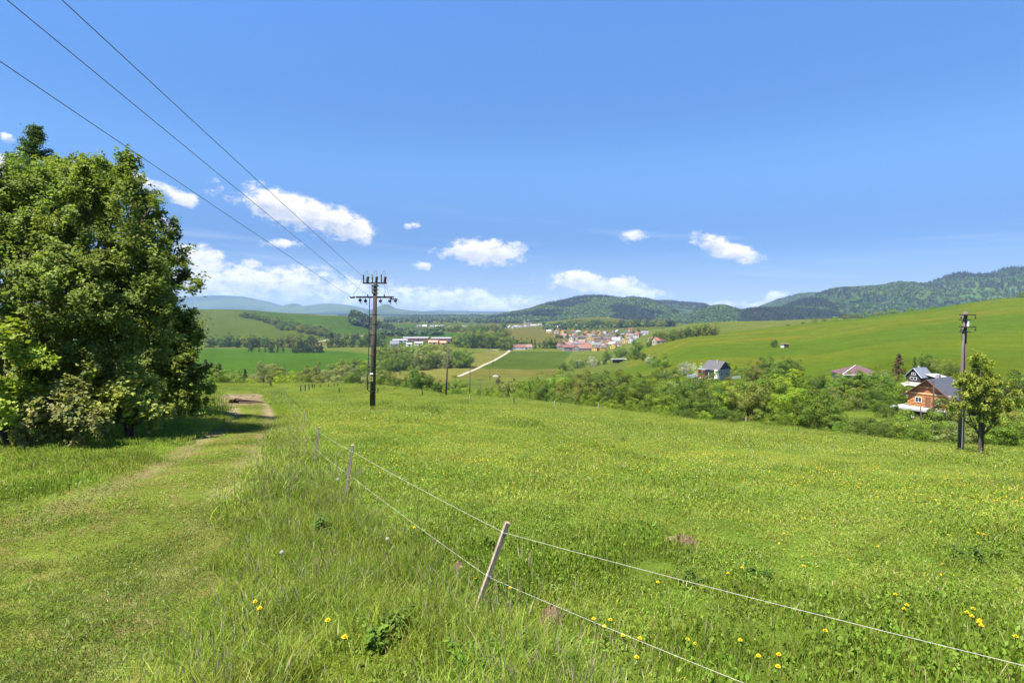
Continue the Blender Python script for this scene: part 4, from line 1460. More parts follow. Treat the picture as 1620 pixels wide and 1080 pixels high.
# --- left valley
row(auto_row(300, 350, 210, 215, 11, ['conifer'], (8.5, 11.0), [SPR, DRK], seed=16, w=1.2), 'beside the track trees above the green field', 'dark conifers left of the valley')
row([('willow0', 345, 175, 7.4, GRN, 1.25), ('willow1', 372, 180, 6.0, GRN, 1.1), ('conifer2', 388, 190, 7.2, DRK, 0.9), ('willow3', 418, 200, 9.8, WIL, 1.2), ('broad0', 441, 196, 8.6, OLV, 1.2),
     ('willow2', 312, 160, 5.0, MID, 1.2), ('shrub1', 450, 160, 4.4, LIM, 1.3), ('shrub0', 470, 170, 4.6, OLV, 1.4), ('willow0', 480, 190, 6.4, GRN, 1.2), ('willow1', 505, 195, 6.6, OLV, 1.3),
     ('willow2', 530, 190, 5.8, WIL, 1.3), ('willow3', 558, 180, 6.4, GRN, 1.2), ('willow0', 580, 188, 6.4, WIL, 1.2), ('willow1', 606, 184, 7.6, GRN, 1.2), ('willow2', 628, 178, 5.0, MID, 1.2),
     ('shrub2', 640, 168, 3.0, GRN, 1.2), ('shrub1', 327, 150, 3.2, GRN, 1.3), ('shrub2', 400, 165, 2.8, LIM, 1.4)],
    'of the front tree belt behind the far fence posts', 'front belt behind the far posts')
row([('open0', 484, 330, 14.5, OLV, 0.9), ('open1', 500, 340, 14.5, WIL, 0.9), ('willow0', 520, 300, 12.0, WIL, 1.15), ('willow1', 538, 310, 14.6, OLV, 1.15), ('willow2', 556, 300, 13.6, WIL, 1.2),
     ('willow3', 575, 310, 15.0, GRN, 1.1), ('willow0', 600, 300, 12.6, WIL, 1.2), ('willow1', 618, 290, 10.5, OLV, 1.1), ('willow2', 465, 300, 8.0, OLV, 1.2)],
    'of the tall grey green belt beside the power pole', 'tall grey green belt')
row(auto_row(604, 742, 540, 575, 12, ['willow', 'broad'], (17, 22), [GRN, OLV, WIL, MID, GRN], seed=17, djit=12, w=1.05), 'of the river trees above the yellow field', 'river trees above the yellow field')
row(auto_row(600, 725, 640, 660, 15, ['willow', 'broad'], (17, 22), [GRN, OLV, LIM], seed=18, djit=15, w=1.05), 'of the rear river trees before the factory', 'rear river trees')
row(auto_row(540, 612, 470, 500, 15, ['willow'], (14, 18), [WIL, OLV, GRN], seed=38, djit=12, w=1.15), 'of the willows behind the tall power pole', 'willows behind the power pole')
row(auto_row(725, 808, 900, 850, 9, ['broad', 'willow'], (18, 26), [MID, GRN, OLV], seed=19, djit=25), 'of the wood left of the dirt road end', 'wood left of the dirt road')
row(auto_row(738, 800, 1050, 1000, 9, ['broad', 'willow'], (20, 27), [GRN, OLV, LIM], seed=20, djit=25), 'of the pale wood behind the dirt road end', 'pale wood behind the road end')
row(auto_row(334, 495, 900, 880, 7.5, ['broad', 'willow', 'tall'], (17, 23), [DRK, MID, MID, OLV], seed=21, djit=22, w=1.1), 'of the dark belt above the bright green field', 'dark belt above the green field')
row(auto_row(400, 456, 800, 790, 11, ['broad', 'conifer'], (9, 12), [DRK, MID], seed=22), 'of the spaced trees edging the bright green field', 'spaced trees edging the field')
row(auto_row(465, 512, 780, 780, 4.2, ['tall', 'conifer'], (12, 14), [SPR, DRK], seed=23, djit=3, w=1.3), 'of the dense blackish hedge edging the green field', 'dense blackish hedge')
row(auto_row(525, 612, 880, 900, 11, ['broad', 'willow'], (14, 19), [DRK, MID], seed=24), 'of the dark trees beside the power pole middle', 'dark trees behind the pole middle')
row(auto_row(525, 610, 1120, 1140, 10, ['broad', 'willow'], (13, 18), [DRK, MID], seed=25), 'of the small trees under the dark hill wood', 'small trees under the hill wood')
row(auto_row(386, 520, 1560, 1160, 5.5, ['broad', 'willow'], (15, 21), [MID, OLV, WIL, DRK], seed=26, djit=30, w=1.3), 'of the slanting copse on the green hill', 'slanting copse on the green hill')
row(auto_row(440, 530, 1330, 1120, 8, ['broad', 'willow'], (12, 17), [OLV, GRN, MID], seed=27, djit=20, w=1.3), 'along the lower edge of the slanting copse', 'lower edge of the slanting copse')
row(auto_row(800, 890, 860, 850, 8, ['broad', 'conifer', 'tall'], (12, 18), [SPR, DRK, MID], seed=28, djit=8), 'of the dark garden trees by the white road house', 'garden trees by the road house')
row(auto_row(880, 1020, 1180, 1150, 9, ['broad', 'willow'], (9, 13), [MID, GRN, OLV], seed=29, djit=130), 'among the village roofs', 'trees among the village roofs')
row(auto_row(900, 1062, 1620, 1500, 6.5, ['broad', 'willow'], (17, 23), [MID, DRK, OLV], seed=30, djit=15, w=1.15), 'of the long belt behind the village', 'long belt behind the village')
row(auto_row(690, 800, 1500, 1500, 7, ['broad', 'willow'], (15, 22), [MID, OLV, GRN], seed=31, djit=90, w=1.2), 'of the hazy belt between the two far villages', 'hazy belt between the far villages')


def far_wood(name, poly, n, D0, D1, con, h, label):
    """far wood that reads as one mass"""
    g = np.random.default_rng(len(label))
    P, K, Sc = [], [], []
    xs = [p[0] for p in poly]
    ux = np.array([q[0] for q in poly])
    for i in range(n):
        px = g.uniform(min(xs), max(xs))
        D = g.uniform(D0, D1)
        p = on(px, D)
        P.append((p.x, p.y, p.z - 0.5))
        c = g.random() < con
        K.append(g.integers(0, 2) if c else 2 + g.integers(0, 3))
        hh = h * g.uniform(0.8, 1.2)
        Sc.append((hh * 1.1, hh * 1.1, hh))
    return scatter(name, P, K, np.stack([np.zeros(n), np.zeros(n), g.random(n) * 6.28], 1), Sc, FC, label, 'wood')


far_wood('forest', [(556, 0), (622, 0)], 500, 1380, 1560, 0.85, 19, 'dark spruce wood capping the end of the green hill')
far_wood('forest', [(600, 0), (700, 0)], 420, 1250, 1500, 0.3, 12, 'scattered far trees round the distant village left of centre')
far_wood('forest', [(610, 0), (860, 0)], 1500, 2300, 4200, 0.4, 17, 'hazy far woodland strips across the valley floor')
far_wood('forest', [(860, 0), (1060, 0)], 260, 1500, 1750, 0.2, 13, 'pale far bushes on the meadow above the village')


# ------------------------------------------------------------------ the big trees beside the track
def big_tree(name, base, blobs, nclump, nleaf, lsz, colr, label, seed, trunk_r=0.16, clump_r=(0.30, 0.55), outward=1.0, cat='tree', trunks=1, droop=0.0, amp=0.17, needle=False,
             limb_to=26, group=None, fill=0.5):
    g = np.random.default_rng(seed)
    root = empty(name, base)
    tag(root, label, cat, group)
    bc = np.array([tuple(b[0] - base) for b in blobs])
    br = np.array([b[1] for b in blobs])
    w = br ** 2
    bi = g.choice(len(blobs), nclump, p=w / w.sum())
    d = unit(g.normal(size=(nclump, 3)) + np.array((0, 0, 0.15)))
    rad = br[bi] * (fill + (1.0 - fill) * g.random(nclump) ** 0.6)
    cc = bc[bi] + d * rad[:, None]
    cr = g.uniform(clump_r[0], clump_r[1], nclump)
    # twigs in each clump
    ntw = 16
    ct = np.repeat(np.arange(nclump), ntw)
    td = unit(d[ct] * outward + g.normal(size=(len(ct), 3)) * 0.85 + np.array((0, 0, 0.35 - droop)))
    tl = cr[ct] * g.uniform(0.7, 1.5, len(ct))
    ts_ = cc[ct] - td * (cr[ct] * 0.35)[:, None] + g.normal(size=(len(ct), 3)) * (cr[ct] * 0.25)[:, None]
    li = g.integers(0, len(ct), nleaf)
    u = g.random(nleaf) ** 0.75
    off = unit(np.cross(td[li], g.normal(size=(nleaf, 3))))
    p = ts_[li] + td[li] * (tl[li] * u)[:, None] + off * (lsz * (0.5 + 0.9 * g.random(nleaf)))[:, None]
    p[:, 2] -= droop * u * u * tl[li] * 0.5
    keep = p[:, 2] > 0.02
    p = p[keep]
    li = li[keep]
    n = len(p)
    if needle:
        nr = unit(g.normal(size=(n, 3)) * 0.8 + np.array((0, 0, 0.8)))
    else:
        nr = unit(np.array((0, 0, 0.9)) + d[ct[li]] * 0.35 + g.normal(size=(n, 3)) * 0.55)
    t = tints(n, g, amp, 0.05) * ((0.78 + 0.42 * g.random(nclump))[:, None] * (1 + g.normal(size=(nclump, 1)) * 0.035 * np.array((1.0, 0.0, -1.0))))[ct[li]]
    t *= (0.93 + 0.22 * u[keep])[:, None]
    v, f, t = leaf_quads(p, nr, lsz * (0.6 + 0.8 * g.random(n)), g, t)
    c = link_mesh('crown', np_mesh('crown', v, f, False, t), root, M['leaf'])
    c.color = (*colr, 1)
    # wood: stems, limbs to each body of the crown and branches to many clumps
    mb = MB()
    stems = []
    for k in range(trunks):
        a = 6.283 * k / max(trunks, 1) + 0.7
        o = Vector((math.cos(a), math.sin(a), 0)) * (0.0 if trunks == 1 else trunk_r * 1.6)
        mid = Vector(tuple(bc.mean(axis=0)))
        top = Vector((mid.x * 0.6 + o.x * 4, mid.y * 0.6 + o.y * 4, mid.z * 1.0))
        q1 = o + Vector((g.normal() * 0.08, g.normal() * 0.08, top.z * 0.33)) + (top - o) * 0.12
        mb.tube([o + Vector((0, 0, -0.25)), o + Vector((0, 0, 0.05)), Vector((q1.x, q1.y, top.z * 0.36)), top], [trunk_r * 1.5, trunk_r * 1.15, trunk_r * 0.8, trunk_r * 0.35], 9)
        stems.append(Vector((q1.x, q1.y, top.z * 0.36)))
    for k in range(len(blobs)):
        s0 = stems[k % len(stems)]
        c0 = Vector(tuple(bc[k]))
        m_ = s0.lerp(c0, 0.5) + Vector((g.normal() * 0.15, g.normal() * 0.15, -0.15))
        mb.tube([s0 + Vector((0, 0, -0.1)), m_, c0], [trunk_r * 0.5, trunk_r * 0.33, trunk_r * 0.16], 6)
    for k in g.choice(nclump, min(limb_to * 3, nclump), replace=False):
        c0 = Vector(tuple(bc[bi[k]]))
        c1 = Vector(tuple(cc[k]))
        m_ = c0.lerp(c1, 0.5) + Vector((g.normal() * 0.06, g.normal() * 0.06, -0.05))
        mb.tube([c0, m_, c1], [trunk_r * 0.14, trunk_r * 0.09, trunk_r * 0.03], 4, False)
    mb.build('trunk', M['bark'], root, True)
    return root


def blob(px, py, rp, D):
    return (at(px, py, D), rp / FPX * D)


big_tree('broadleaf_tree', on(60, 19.5), [blob(60, 370, 105, 19.5), blob(165, 370, 78, 18.6), blob(205, 440, 60, 18.2), blob(20, 480, 120, 17.6), blob(130, 480, 100, 17.4), blob(-90, 430, 120, 19),
                                         blob(70, 310, 55, 20), blob(205, 530, 62, 18), blob(110, 560, 80, 17.3), blob(-190, 520, 120, 19), blob(40, 590, 60, 17.4), blob(140, 300, 30, 19), blob(165, 272, 16, 19), blob(190, 288, 14, 19), blob(115, 285, 16, 19), blob(238, 330, 14, 18.6), blob(250, 372, 14, 18.4), blob(-60, 330, 60, 20), blob(110, 340, 70, 19), blob(30, 345, 70, 19.5), blob(165, 470, 90, 17.8), blob(90, 430, 110, 18), blob(230, 500, 40, 18)],
         720, 195000, 0.078, (0.160, 0.205, 0.044), 'big bright leafed tree with a broad crown filling the left side of the track', 11, trunk_r=0.2, trunks=3, limb_to=50)
big_tree('broadleaf_tree', on(255, 27), [blob(150, 300, 52, 27), blob(210, 318, 42, 27), blob(240, 395, 50, 26.5), blob(265, 455, 42, 26), blob(284, 530, 34, 26), blob(235, 500, 60, 26), blob(258, 590, 54, 25.5),
                                        blob(100, 320, 60, 28), blob(185, 265, 22, 27), blob(290, 585, 28, 25.5)],
         300, 62000, 0.115, (0.120, 0.155, 0.028), 'darker tree behind the big one, its edge reaching out over the track', 12, trunk_r=0.2, clump_r=(0.35, 0.6), limb_to=36)
big_tree('elder_shrub', on(200, 17.5), [blob(178, 590, 40, 17), blob(215, 625, 36, 17), blob(150, 640, 36, 16.6), blob(240, 655, 22, 17)],
         90, 9000, 0.10, (0.250, 0.275, 0.060), 'pale green elder shrub in front of the dark shade under the trees', 13, trunk_r=0.05, clump_r=(0.18, 0.32), cat='shrub', trunks=3, limb_to=20)
big_tree('shrub', on(10, 15), [blob(8, 560, 52, 15), blob(-30, 620, 70, 15), blob(30, 640, 34, 14.6), blob(-120, 560, 80, 15)],
         110, 12000, 0.10, (0.215, 0.255, 0.036), 'light leafed shrub cut off by the edge beside the big tree', 14, trunk_r=0.05, clump_r=(0.2, 0.36), cat='shrub', trunks=3, limb_to=20)
big_tree('shrub', on(100, 15.3), [blob(95, 650, 34, 15), blob(55, 675, 28, 14.8), blob(140, 672, 28, 15), blob(105, 625, 22, 15.2)],
         80, 6500, 0.085, (0.210, 0.215, 0.070), 'low thorny shrub with dusty leaves at the foot of the big tree', 15, trunk_r=0.03, clump_r=(0.16, 0.30), cat='shrub', trunks=3, limb_to=24)
big_tree('shrub', on(285, 25.5), [blob(285, 640, 30, 25), blob(250, 650, 26, 24), blob(310, 620, 22, 26)],
         60, 6000, 0.11, (0.170, 0.205, 0.030), 'small shrub under the outer branches where the shadow meets the track', 16, trunk_r=0.03, clump_r=(0.2, 0.36), cat='shrub', trunks=2, limb_to=16)
big_tree('shrub', on(190, 21), [blob(170, 660, 26, 20), blob(200, 640, 26, 21), blob(120, 600, 50, 19.5), blob(30, 640, 50, 18.5)],
         80, 9000, 0.10, (0.100, 0.140, 0.022), 'dark leafed undergrowth bush in the shade between the two trees', 17, trunk_r=0.03, clump_r=(0.2, 0.36), cat='shrub', trunks=2, limb_to=16)
# the larch whose top stands over the crowns
def larch(px, ptop, D, label, wid, seed):
    b = on(px, D)
    h = at(px, ptop, D).z - b.z
    e = empty('larch_tree', tuple(b))
    tag(e, label, 'tree', None)
    g = np.random.default_rng(seed)
    nb = 230
    hh = np.sort(0.55 + 0.45 * g.random(nb))
    L = np.minimum(wid * (0.10 + (1.0 - hh) * 3.3), wid * 1.05) * (0.65 + 0.5 * g.random(nb))
    a = g.random(nb) * 6.283
    nl = 26000
    ii = g.integers(0, nb, nl)
    u = g.random(nl) ** 0.7
    up = 0.15 + 0.5 * (hh[ii] - 0.5)
    p = np.stack([np.cos(a[ii]) * L[ii] * u, np.sin(a[ii]) * L[ii] * u, hh[ii] * h * 0.985 + L[ii] * u * up], 1) + g.normal(size=(nl, 3)) * np.array((0.09, 0.09, 0.06))
    v, f, t = leaf_quads(p, unit(g.normal(size=(nl, 3)) + np.array((0, 0, 0.6))), np.full(nl, 0.07), g, tints(nl, g, 0.25, 0.04))
    c = link_mesh('crown', np_mesh('crown', v, f, False, t), e, M['leaf'])
    c.color = (0.075, 0.120, 0.045, 1)
    mb = MB().tube([(0, 0, -0.2), (0, 0, h * 0.5), (0, 0, h)], [0.2, 0.12, 0.02], 8)
    for k in range(nb):
        mb.tube([(0, 0, hh[k] * h * 0.985), (math.cos(a[k]) * L[k] * 0.9, math.sin(a[k]) * L[k] * 0.9, hh[k] * h * 0.985 + L[k] * 0.9 * (0.15 + 0.5 * (hh[k] - 0.5)))], [0.02, 0.005], 4, False)
    mb.build('trunk', M['bark'], e, True)


larch(74, 196, 31, 'dark larch top standing above the crowns, touching the sky', 2.1, 21)
larch(36, 240, 33, 'second smaller larch top close to the picture edge', 1.4, 22)

# lone fruit tree on the right
big_tree('fruit_tree', on(1558, 36), [blob(1548, 600, 34, 36), blob(1530, 625, 30, 35.6), blob(1575, 615, 30, 36.3), blob(1552, 580, 22, 36), blob(1515, 640, 18, 35.8), blob(1590, 640, 20, 36.2),
                                      blob(1560, 650, 22, 35.8), blob(1538, 655, 18, 36), blob(1575, 660, 16, 36), blob(1550, 625, 36, 36)],
         150, 16500, 0.095, (0.240, 0.275, 0.042), 'lone yellow green fruit tree with a forked trunk beside the twin pole', 31, trunk_r=0.095, clump_r=(0.16, 0.34), cat='tree', trunks=2, limb_to=34, fill=0.35)


# ------------------------------------------------------------------ houses
def shed_prism(L, Wd, wall_h, roof_h, over=0.3, th=0.12):
    """walls with gables, and a pitched roof; ridge along local x"""
    mb = MB()
    a, b = L / 2, Wd / 2
    v = [(-a, -b, -0.8), (a, -b, -0.8), (a, b, -0.8), (-a, b, -0.8), (-a, -b, wall_h), (a, -b, wall_h), (a, b, wall_h), (-a, b, wall_h), (-a, 0, wall_h + roof_h), (a, 0, wall_h + roof_h)]
    f = [(0, 1, 5, 4), (2, 3, 7, 6), (1, 2, 6, 9, 5), (3, 0, 4, 8, 7), (4, 5, 9, 8), (6, 7, 8, 9)]
    mb.add(v, f)
    rb = MB()
    k = roof_h / b
    ao, bo = a + over, b + over
    zt = wall_h - over * k
    for s in (-1, 1):
        lo = [(-ao, s * bo, zt), (ao, s * bo, zt), (ao, 0, wall_h + roof_h), (-ao, 0, wall_h + roof_h)]
        up = [(x, y, z + th) for x, y, z in lo]
        lo = [(x, y, z + 0.02) for x, y, z in lo]
        o = lo + up
        rb.add(o, [(0, 1, 2, 3), (4, 5, 6, 7), (0, 1, 5, 4), (3, 2, 6, 7), (0, 3, 7, 4), (1, 2, 6, 5)])
    return mb, rb


def hip_prism(L, Wd, wall_h, roof_h, over=0.4, ridge_l=0.35):
    mb = MB().box((0, 0, wall_h / 2 - 0.4), (L, Wd, wall_h + 0.8))
    a, b, r = L / 2 + over, Wd / 2 + over, L * ridge_l / 2
    rb = MB()
    v = [(-a, -b, wall_h + 0.01), (a, -b, wall_h + 0.01), (a, b, wall_h + 0.01), (-a, b, wall_h + 0.01), (-a, -b, wall_h + 0.15), (a, -b, wall_h + 0.15), (a, b, wall_h + 0.15), (-a, b, wall_h + 0.15),
         (-r, 0, wall_h + roof_h), (r, 0, wall_h + roof_h)]
    rb.add(v, [(3, 2, 1, 0), (0, 1, 5, 4), (1, 2, 6, 5), (2, 3, 7, 6), (3, 0, 4, 7), (4, 5, 9, 8), (6, 7, 8, 9), (5, 6, 9), (7, 4, 8)])
    return mb, rb


def col_obj(o, c):
    o.color = (*c, 1)
    return o


VH = []
for (L, Wd, wh, rh, hip) in ((11, 9, 4.6, 3.6, 0), (14, 9, 3.4, 3.8, 0), (10, 10, 5.4, 3.0, 1), (18, 9, 3.6, 3.2, 0), (9, 8, 3.2, 3.6, 0)):
    mb, rb = (hip_prism if hip else shed_prism)(L, Wd, wh, rh)
    wm, rm = mb.mesh('wall'), rb.mesh('roof')
    win = MB().box((0, 0, 0), (1.3, 0.12, 1.4)).mesh('window')
    ch = MB().box((0, 0, 0.7), (0.6, 0.6, 1.6)).box((0, 0, 1.6), (0.75, 0.75, 0.15)).mesh('chimney')
    for me_, mt_ in ((wm, M['plaster']), (rm, M['roof']), (win, M['glass']), (ch, M['plaster'])):
        me_.materials.append(mt_)
    VH.append((wm, rm, win, ch, L, Wd, wh, rh))

RC = {'red': (0.155, 0.070, 0.055), 'orange': (0.20, 0.095, 0.068), 'brown': (0.10, 0.068, 0.058), 'grey': (0.13, 0.13, 0.14), 'white': (0.36, 0.36, 0.35), 'pink': (0.21, 0.13, 0.11)}
WC = {'white': (0.40, 0.385, 0.35), 'cream': (0.33, 0.29, 0.21), 'yellow': (0.46, 0.30, 0.08), 'grey': (0.20, 0.195, 0.18), 'brick': (0.25, 0.14, 0.10)}


def vhouse(t, px, D, rz, wall, roof, label, group, sc=1.0):
    wm, rm, win, ch, L, Wd, wh, rh = VH[t]
    p = on(px, D)
    e = empty('house', tuple(p), rz)
    e.scale = (sc, sc, sc)
    tag(e, label, 'house', group)
    col_obj(link_mesh('wall', wm, e), WC[wall])
    r_ = col_obj(link_mesh('roof', rm, e), RC[roof])
    c = col_obj(link_mesh('chimney', ch, r_), WC['brick'])
    c.location = (L * 0.2, 0.8, wh + rh - 1.2)
    for s in (-1, 1):
        w_ = link_mesh('window', win, e)
        w_.location = (s * L * 0.25, -Wd / 2 - 0.03, wh * 0.55)
    for s in (-1, 1):
        w_ = link_mesh('window', win, e)
        w_.location = (-L / 2 - 0.03, s * Wd * 0.22, wh * 0.55)
        w_.rotation_euler = (0, 0, math.pi / 2)
    return e


def street(x0, x1, D0, D1, step, seed, phrase, group, roofs, walls, types=(0, 1, 2, 4), skip=()):
    g = random.Random(seed)
    px = x0
    i = 0
    lst = []
    while px < x1:
        t = (px - x0) / (x1 - x0)
        lst.append((g.choice(types), px + g.uniform(-0.2, 0.2) * step, D0 + (D1 - D0) * t + g.uniform(-22, 22), g.choice((0.1, 0.35, -0.3, 1.4, 1.75, 0.9)) + g.uniform(-0.15, 0.15), g.choice(walls), g.choice(roofs)))
        px += step * g.uniform(0.8, 1.25)
    lst.sort(key=lambda q: q[1])
    for i, (ty, px, D, rz, wl, rf) in enumerate(lst):
        vhouse(ty, px, D, rz, wl, rf, '%s roofed %s house, %s from left %s' % (rf, wl, ordw(i), phrase), group)


rr_ = ['red', 'red', 'orange', 'orange', 'brown', 'grey', 'pink', 'white']
ww_ = ['white', 'white', 'cream', 'grey', 'yellow', 'white']
street(887, 912, 835, 830, 8, 1, 'in the front village street', 'front village street', ['white', 'red', 'brown'], ww_, (0, 2, 4))
street(889, 1000, 905, 880, 10.5, 2, 'in the second village street', 'second village street', rr_, ww_)
street(892, 1012, 985, 960, 10, 3, 'in the third village street', 'third village street', rr_, ww_)
street(905, 1020, 1080, 1050, 9.5, 4, 'in the fourth village street', 'fourth village street', rr_, ww_)
street(880, 1008, 1210, 1170, 9, 5, 'in the fifth village street', 'fifth village street', rr_, ww_)
street(868, 1000, 1370, 1330, 10, 6, 'along the rear edge of the village', 'rear edge of the village', rr_, ww_)
street(795, 866, 1750, 1800, 4.8, 7, 'in the far hamlet under the pale meadow', 'far hamlet under the meadow', ['white', 'white', 'grey', 'pink'], ['white', 'cream'], (1, 3))
street(866, 900, 1620, 1640, 6.5, 8, 'in the hamlet behind the village', 'hamlet behind the village', rr_, ['white', 'cream'], (1, 3))
street(628, 662, 1480, 1520, 5, 9, 'in the hamlet under the dark hill wood', 'hamlet under the dark wood', ['red', 'white', 'pink', 'orange'], ['white', 'cream'], (0, 1, 3))
street(664, 742, 1800, 1900, 9.5, 10, 'in the long far village row', 'long far village row', ['white', 'grey', 'red'], ['white', 'cream'], (1, 3))
vhouse(3, 820, 838, 0.05, 'white', 'red', 'long white house with a red roof beside the dirt road end', None, 1.15)
vhouse(1, 834, 846, 0.2, 'white', 'pink', 'low white house between the road house and the dark trees', None, 1.0)
vhouse(0, 805, 1010, 0.2, 'white', 'red', 'small house closing the view at the top of the dirt road', None, 0.9)
vhouse(0, 625, 880, 0.1, 'grey', 'grey', 'plain grey house among the trees left of the factory sheds', None, 1.2)
vhouse(0, 1041, 566, 0.3, 'cream', 'orange', 'orange roofed house half hidden in the bushes on the hillside shoulder', None, 0.9)
vhouse(0, 1031, 720, 0.3, 'white', 'red', 'red roofed house between the trees above the hillside shoulder', None, 0.95)
vhouse(2, 942, 812, 0.9, 'yellow', 'brown', 'bright yellow house with a dark hipped roof in the front village street', None, 0.8)
vhouse(0, 954, 820, 0.05, 'yellow', 'brown', 'yellow house half behind the bushes right of the bright yellow one', None, 0.9)
vhouse(0, 970, 838, 1.2, 'yellow', 'red', 'yellow gabled house with a red roof above the open shed', None, 0.9)


# terracotta-roofed school-like building in the front of the village
def long_building():
    p = on(922, 822)
    e = empty('long_building', tuple(p), 0.08)
    tag(e, 'long building with a terracotta roof and three gables in the front village street', 'building')
    mb, rb = shed_prism(25, 11, 3.4, 5.2, 0.4)
    col_obj(mb.build('wall', M['plaster'], e), WC['grey'])
    r_ = col_obj(rb.build('roof', M['roof'], e), RC['orange'])
    for i, x in enumerate((-9, -2, 5)):
        m1, r1 = shed_prism(4.5, 2.6, 2.3, 1.4, 0.15)
        for bb, nm, mt, cc in ((m1, 'dormer', M['plaster'], WC['white']), (r1, 'dormer_roof', M['roof'], RC['orange'])):
            bb.v = [(x - v[1], -3.2 + v[0] * 0.8, v[2] + 3.0) for v in bb.v]
            col_obj(bb.build(nm, mt, r_), cc)
    for x in (-10, -6, -2, 2, 6, 10):
        MB().box((x, -5.53, 1.7), (1.4, 0.1, 1.4)).build('window', M['glass'], e)
    MB().box((10.5, 2, 7.4), (0.9, 0.9, 3)).build('chimney', M['plaster'], e).color = (*WC['brick'], 1)


long_building()


def church():
    p = on(836, 1880)
    e = empty('church', tuple(p), 0.2)
    tag(e, 'pale church tower and nave rising over the far hamlet', 'church')
    mb, rb = shed_prism(22, 10, 7, 6, 0.3)
    col_obj(mb.build('nave', M['plaster'], e), WC['cream'])
    col_obj(rb.build('roof', M['roof'], e), RC['brown'])
    col_obj(MB().box((-13, 0, 9), (5.5, 5.5, 20)).build('tower', M['plaster'], e), WC['cream'])
    col_obj(MB().lathe((-13, 0, 19), [(3.6, 0), (2.8, 1.5), (1.2, 4), (0.05, 7)], 8).build('spire', M['roof'], e), RC['brown'])
    MB().box((-13, -2.8, 14.5), (1.2, 0.12, 2.2)).build('window', M['glass'], e)


church()


def factory():
    def hall(px, D, L, Wd, h, rz, label, wall, roof, rh=1.6):
        p = on(px, D)
        e = empty('factory_hall', tuple(p), rz)
        tag(e, label, 'factory hall')
        mb, rb = shed_prism(L, Wd, h, rh, 0.3, 0.25)
        col_obj(mb.build('wall', M['plaster'], e), wall)
        col_obj(rb.build('roof', M['sheet'], e), roof)
        n = int(L // 7)
        wm_ = MB().box((0, 0, 0), (4.2, 0.12, 1.3)).mesh('window')
        wm_.materials.append(M['glass'])
        for i in range(n):
            w_ = link_mesh('window', wm_, e)
            w_.location = (-L / 2 + (i + 0.5) * L / n, -Wd / 2 - 0.02, h * 0.6)
        link_mesh('door', MB().box((0, 0, 0), (3, 0.14, 3)).mesh('door'), e, M['iron']).location = (L * 0.1, -Wd / 2 - 0.05, 1.3)
    W_, P_ = (0.27, 0.25, 0.25), (0.20, 0.09, 0.09)
    hall(659, 1050, 46, 18, 5.5, 0.05, 'long factory hall with a pale roof and reddish wall', P_, W_)
    hall(699, 1045, 36, 20, 5.5, 0.02, 'shorter factory hall with a pale roof right of the long hall', P_, W_)
    hall(634, 1010, 26, 12, 4.0, 0.1, 'low grey shed at the corner of the factory yard', (0.35, 0.36, 0.38), (0.3, 0.3, 0.32))
    hall(648, 905, 9, 9, 3.6, 0.1, 'small white roofed shed in front of the factory', (0.6, 0.6, 0.58), (0.32, 0.32, 0.32))
    hall(663, 935, 14, 9, 3.8, 0.1, 'white roofed store beside the small shed before the factory', (0.6, 0.6, 0.58), (0.32, 0.32, 0.32))
    hall(686, 950, 16, 9, 3.6, 0.0, 'low hall with an orange tiled roof before the factory', (0.45, 0.3, 0.22), (0.52, 0.22, 0.14), 2.6)
    hall(701, 930, 10, 9, 3.4, 0.2, 'small hall with a bright orange roof beside the factory hedge', (0.45, 0.3, 0.22), (0.60, 0.24, 0.12), 2.8)


factory()


def plank_wall(parent, x0, x1, y, z0, z1, n, mat, colr, vertical=False, th=0.05):
    """boards lying on a wall, each a part of its own"""
    if vertical:
        wd = (x1 - x0) / n
        me_ = MB().box((0, 0, 0), (wd * 0.94, th, z1 - z0)).mesh('plank')
    else:
        wd = (z1 - z0) / n
        me_ = MB().box((0, 0, 0), (x1 - x0, th, wd * 0.92)).mesh('plank')
    me_.materials.append(mat)
    for i in range(n):
        o = link_mesh('plank', me_, parent)
        f = random.uniform(0.85, 1.15)
        o.color = (colr[0] * f, colr[1] * f, colr[2] * f, 1)
        o.location = (x0 + (i + 0.5) * wd, y + random.uniform(-0.004, 0.004), (z0 + z1) / 2) if vertical else ((x0 + x1) / 2, y + random.uniform(-0.004, 0.004), z0 + (i + 0.5) * wd)


def window(parent, loc, w, h, rz=0.0, frame=(0.78, 0.78, 0.76)):
    f = MB()
    t = 0.07
    for sx in (-1, 1):
        f.box((sx * (w / 2), 0, 0), (t, 0.08, h + t))
    for sz in (-1, 1):
        f.box((0, 0, sz * (h / 2)), (w - t, 0.08, t))
    f.box((0, 0, 0), (0.05, 0.07, h - t))
    o = f.build('window', M['white_paint'], parent)
    o.location = loc
    o.rotation_euler = (0, 0, rz)
    MB().box((0, 0.0, 0), (w - t, 0.03, h - t)).build('pane', M['glass'], o)
    return o


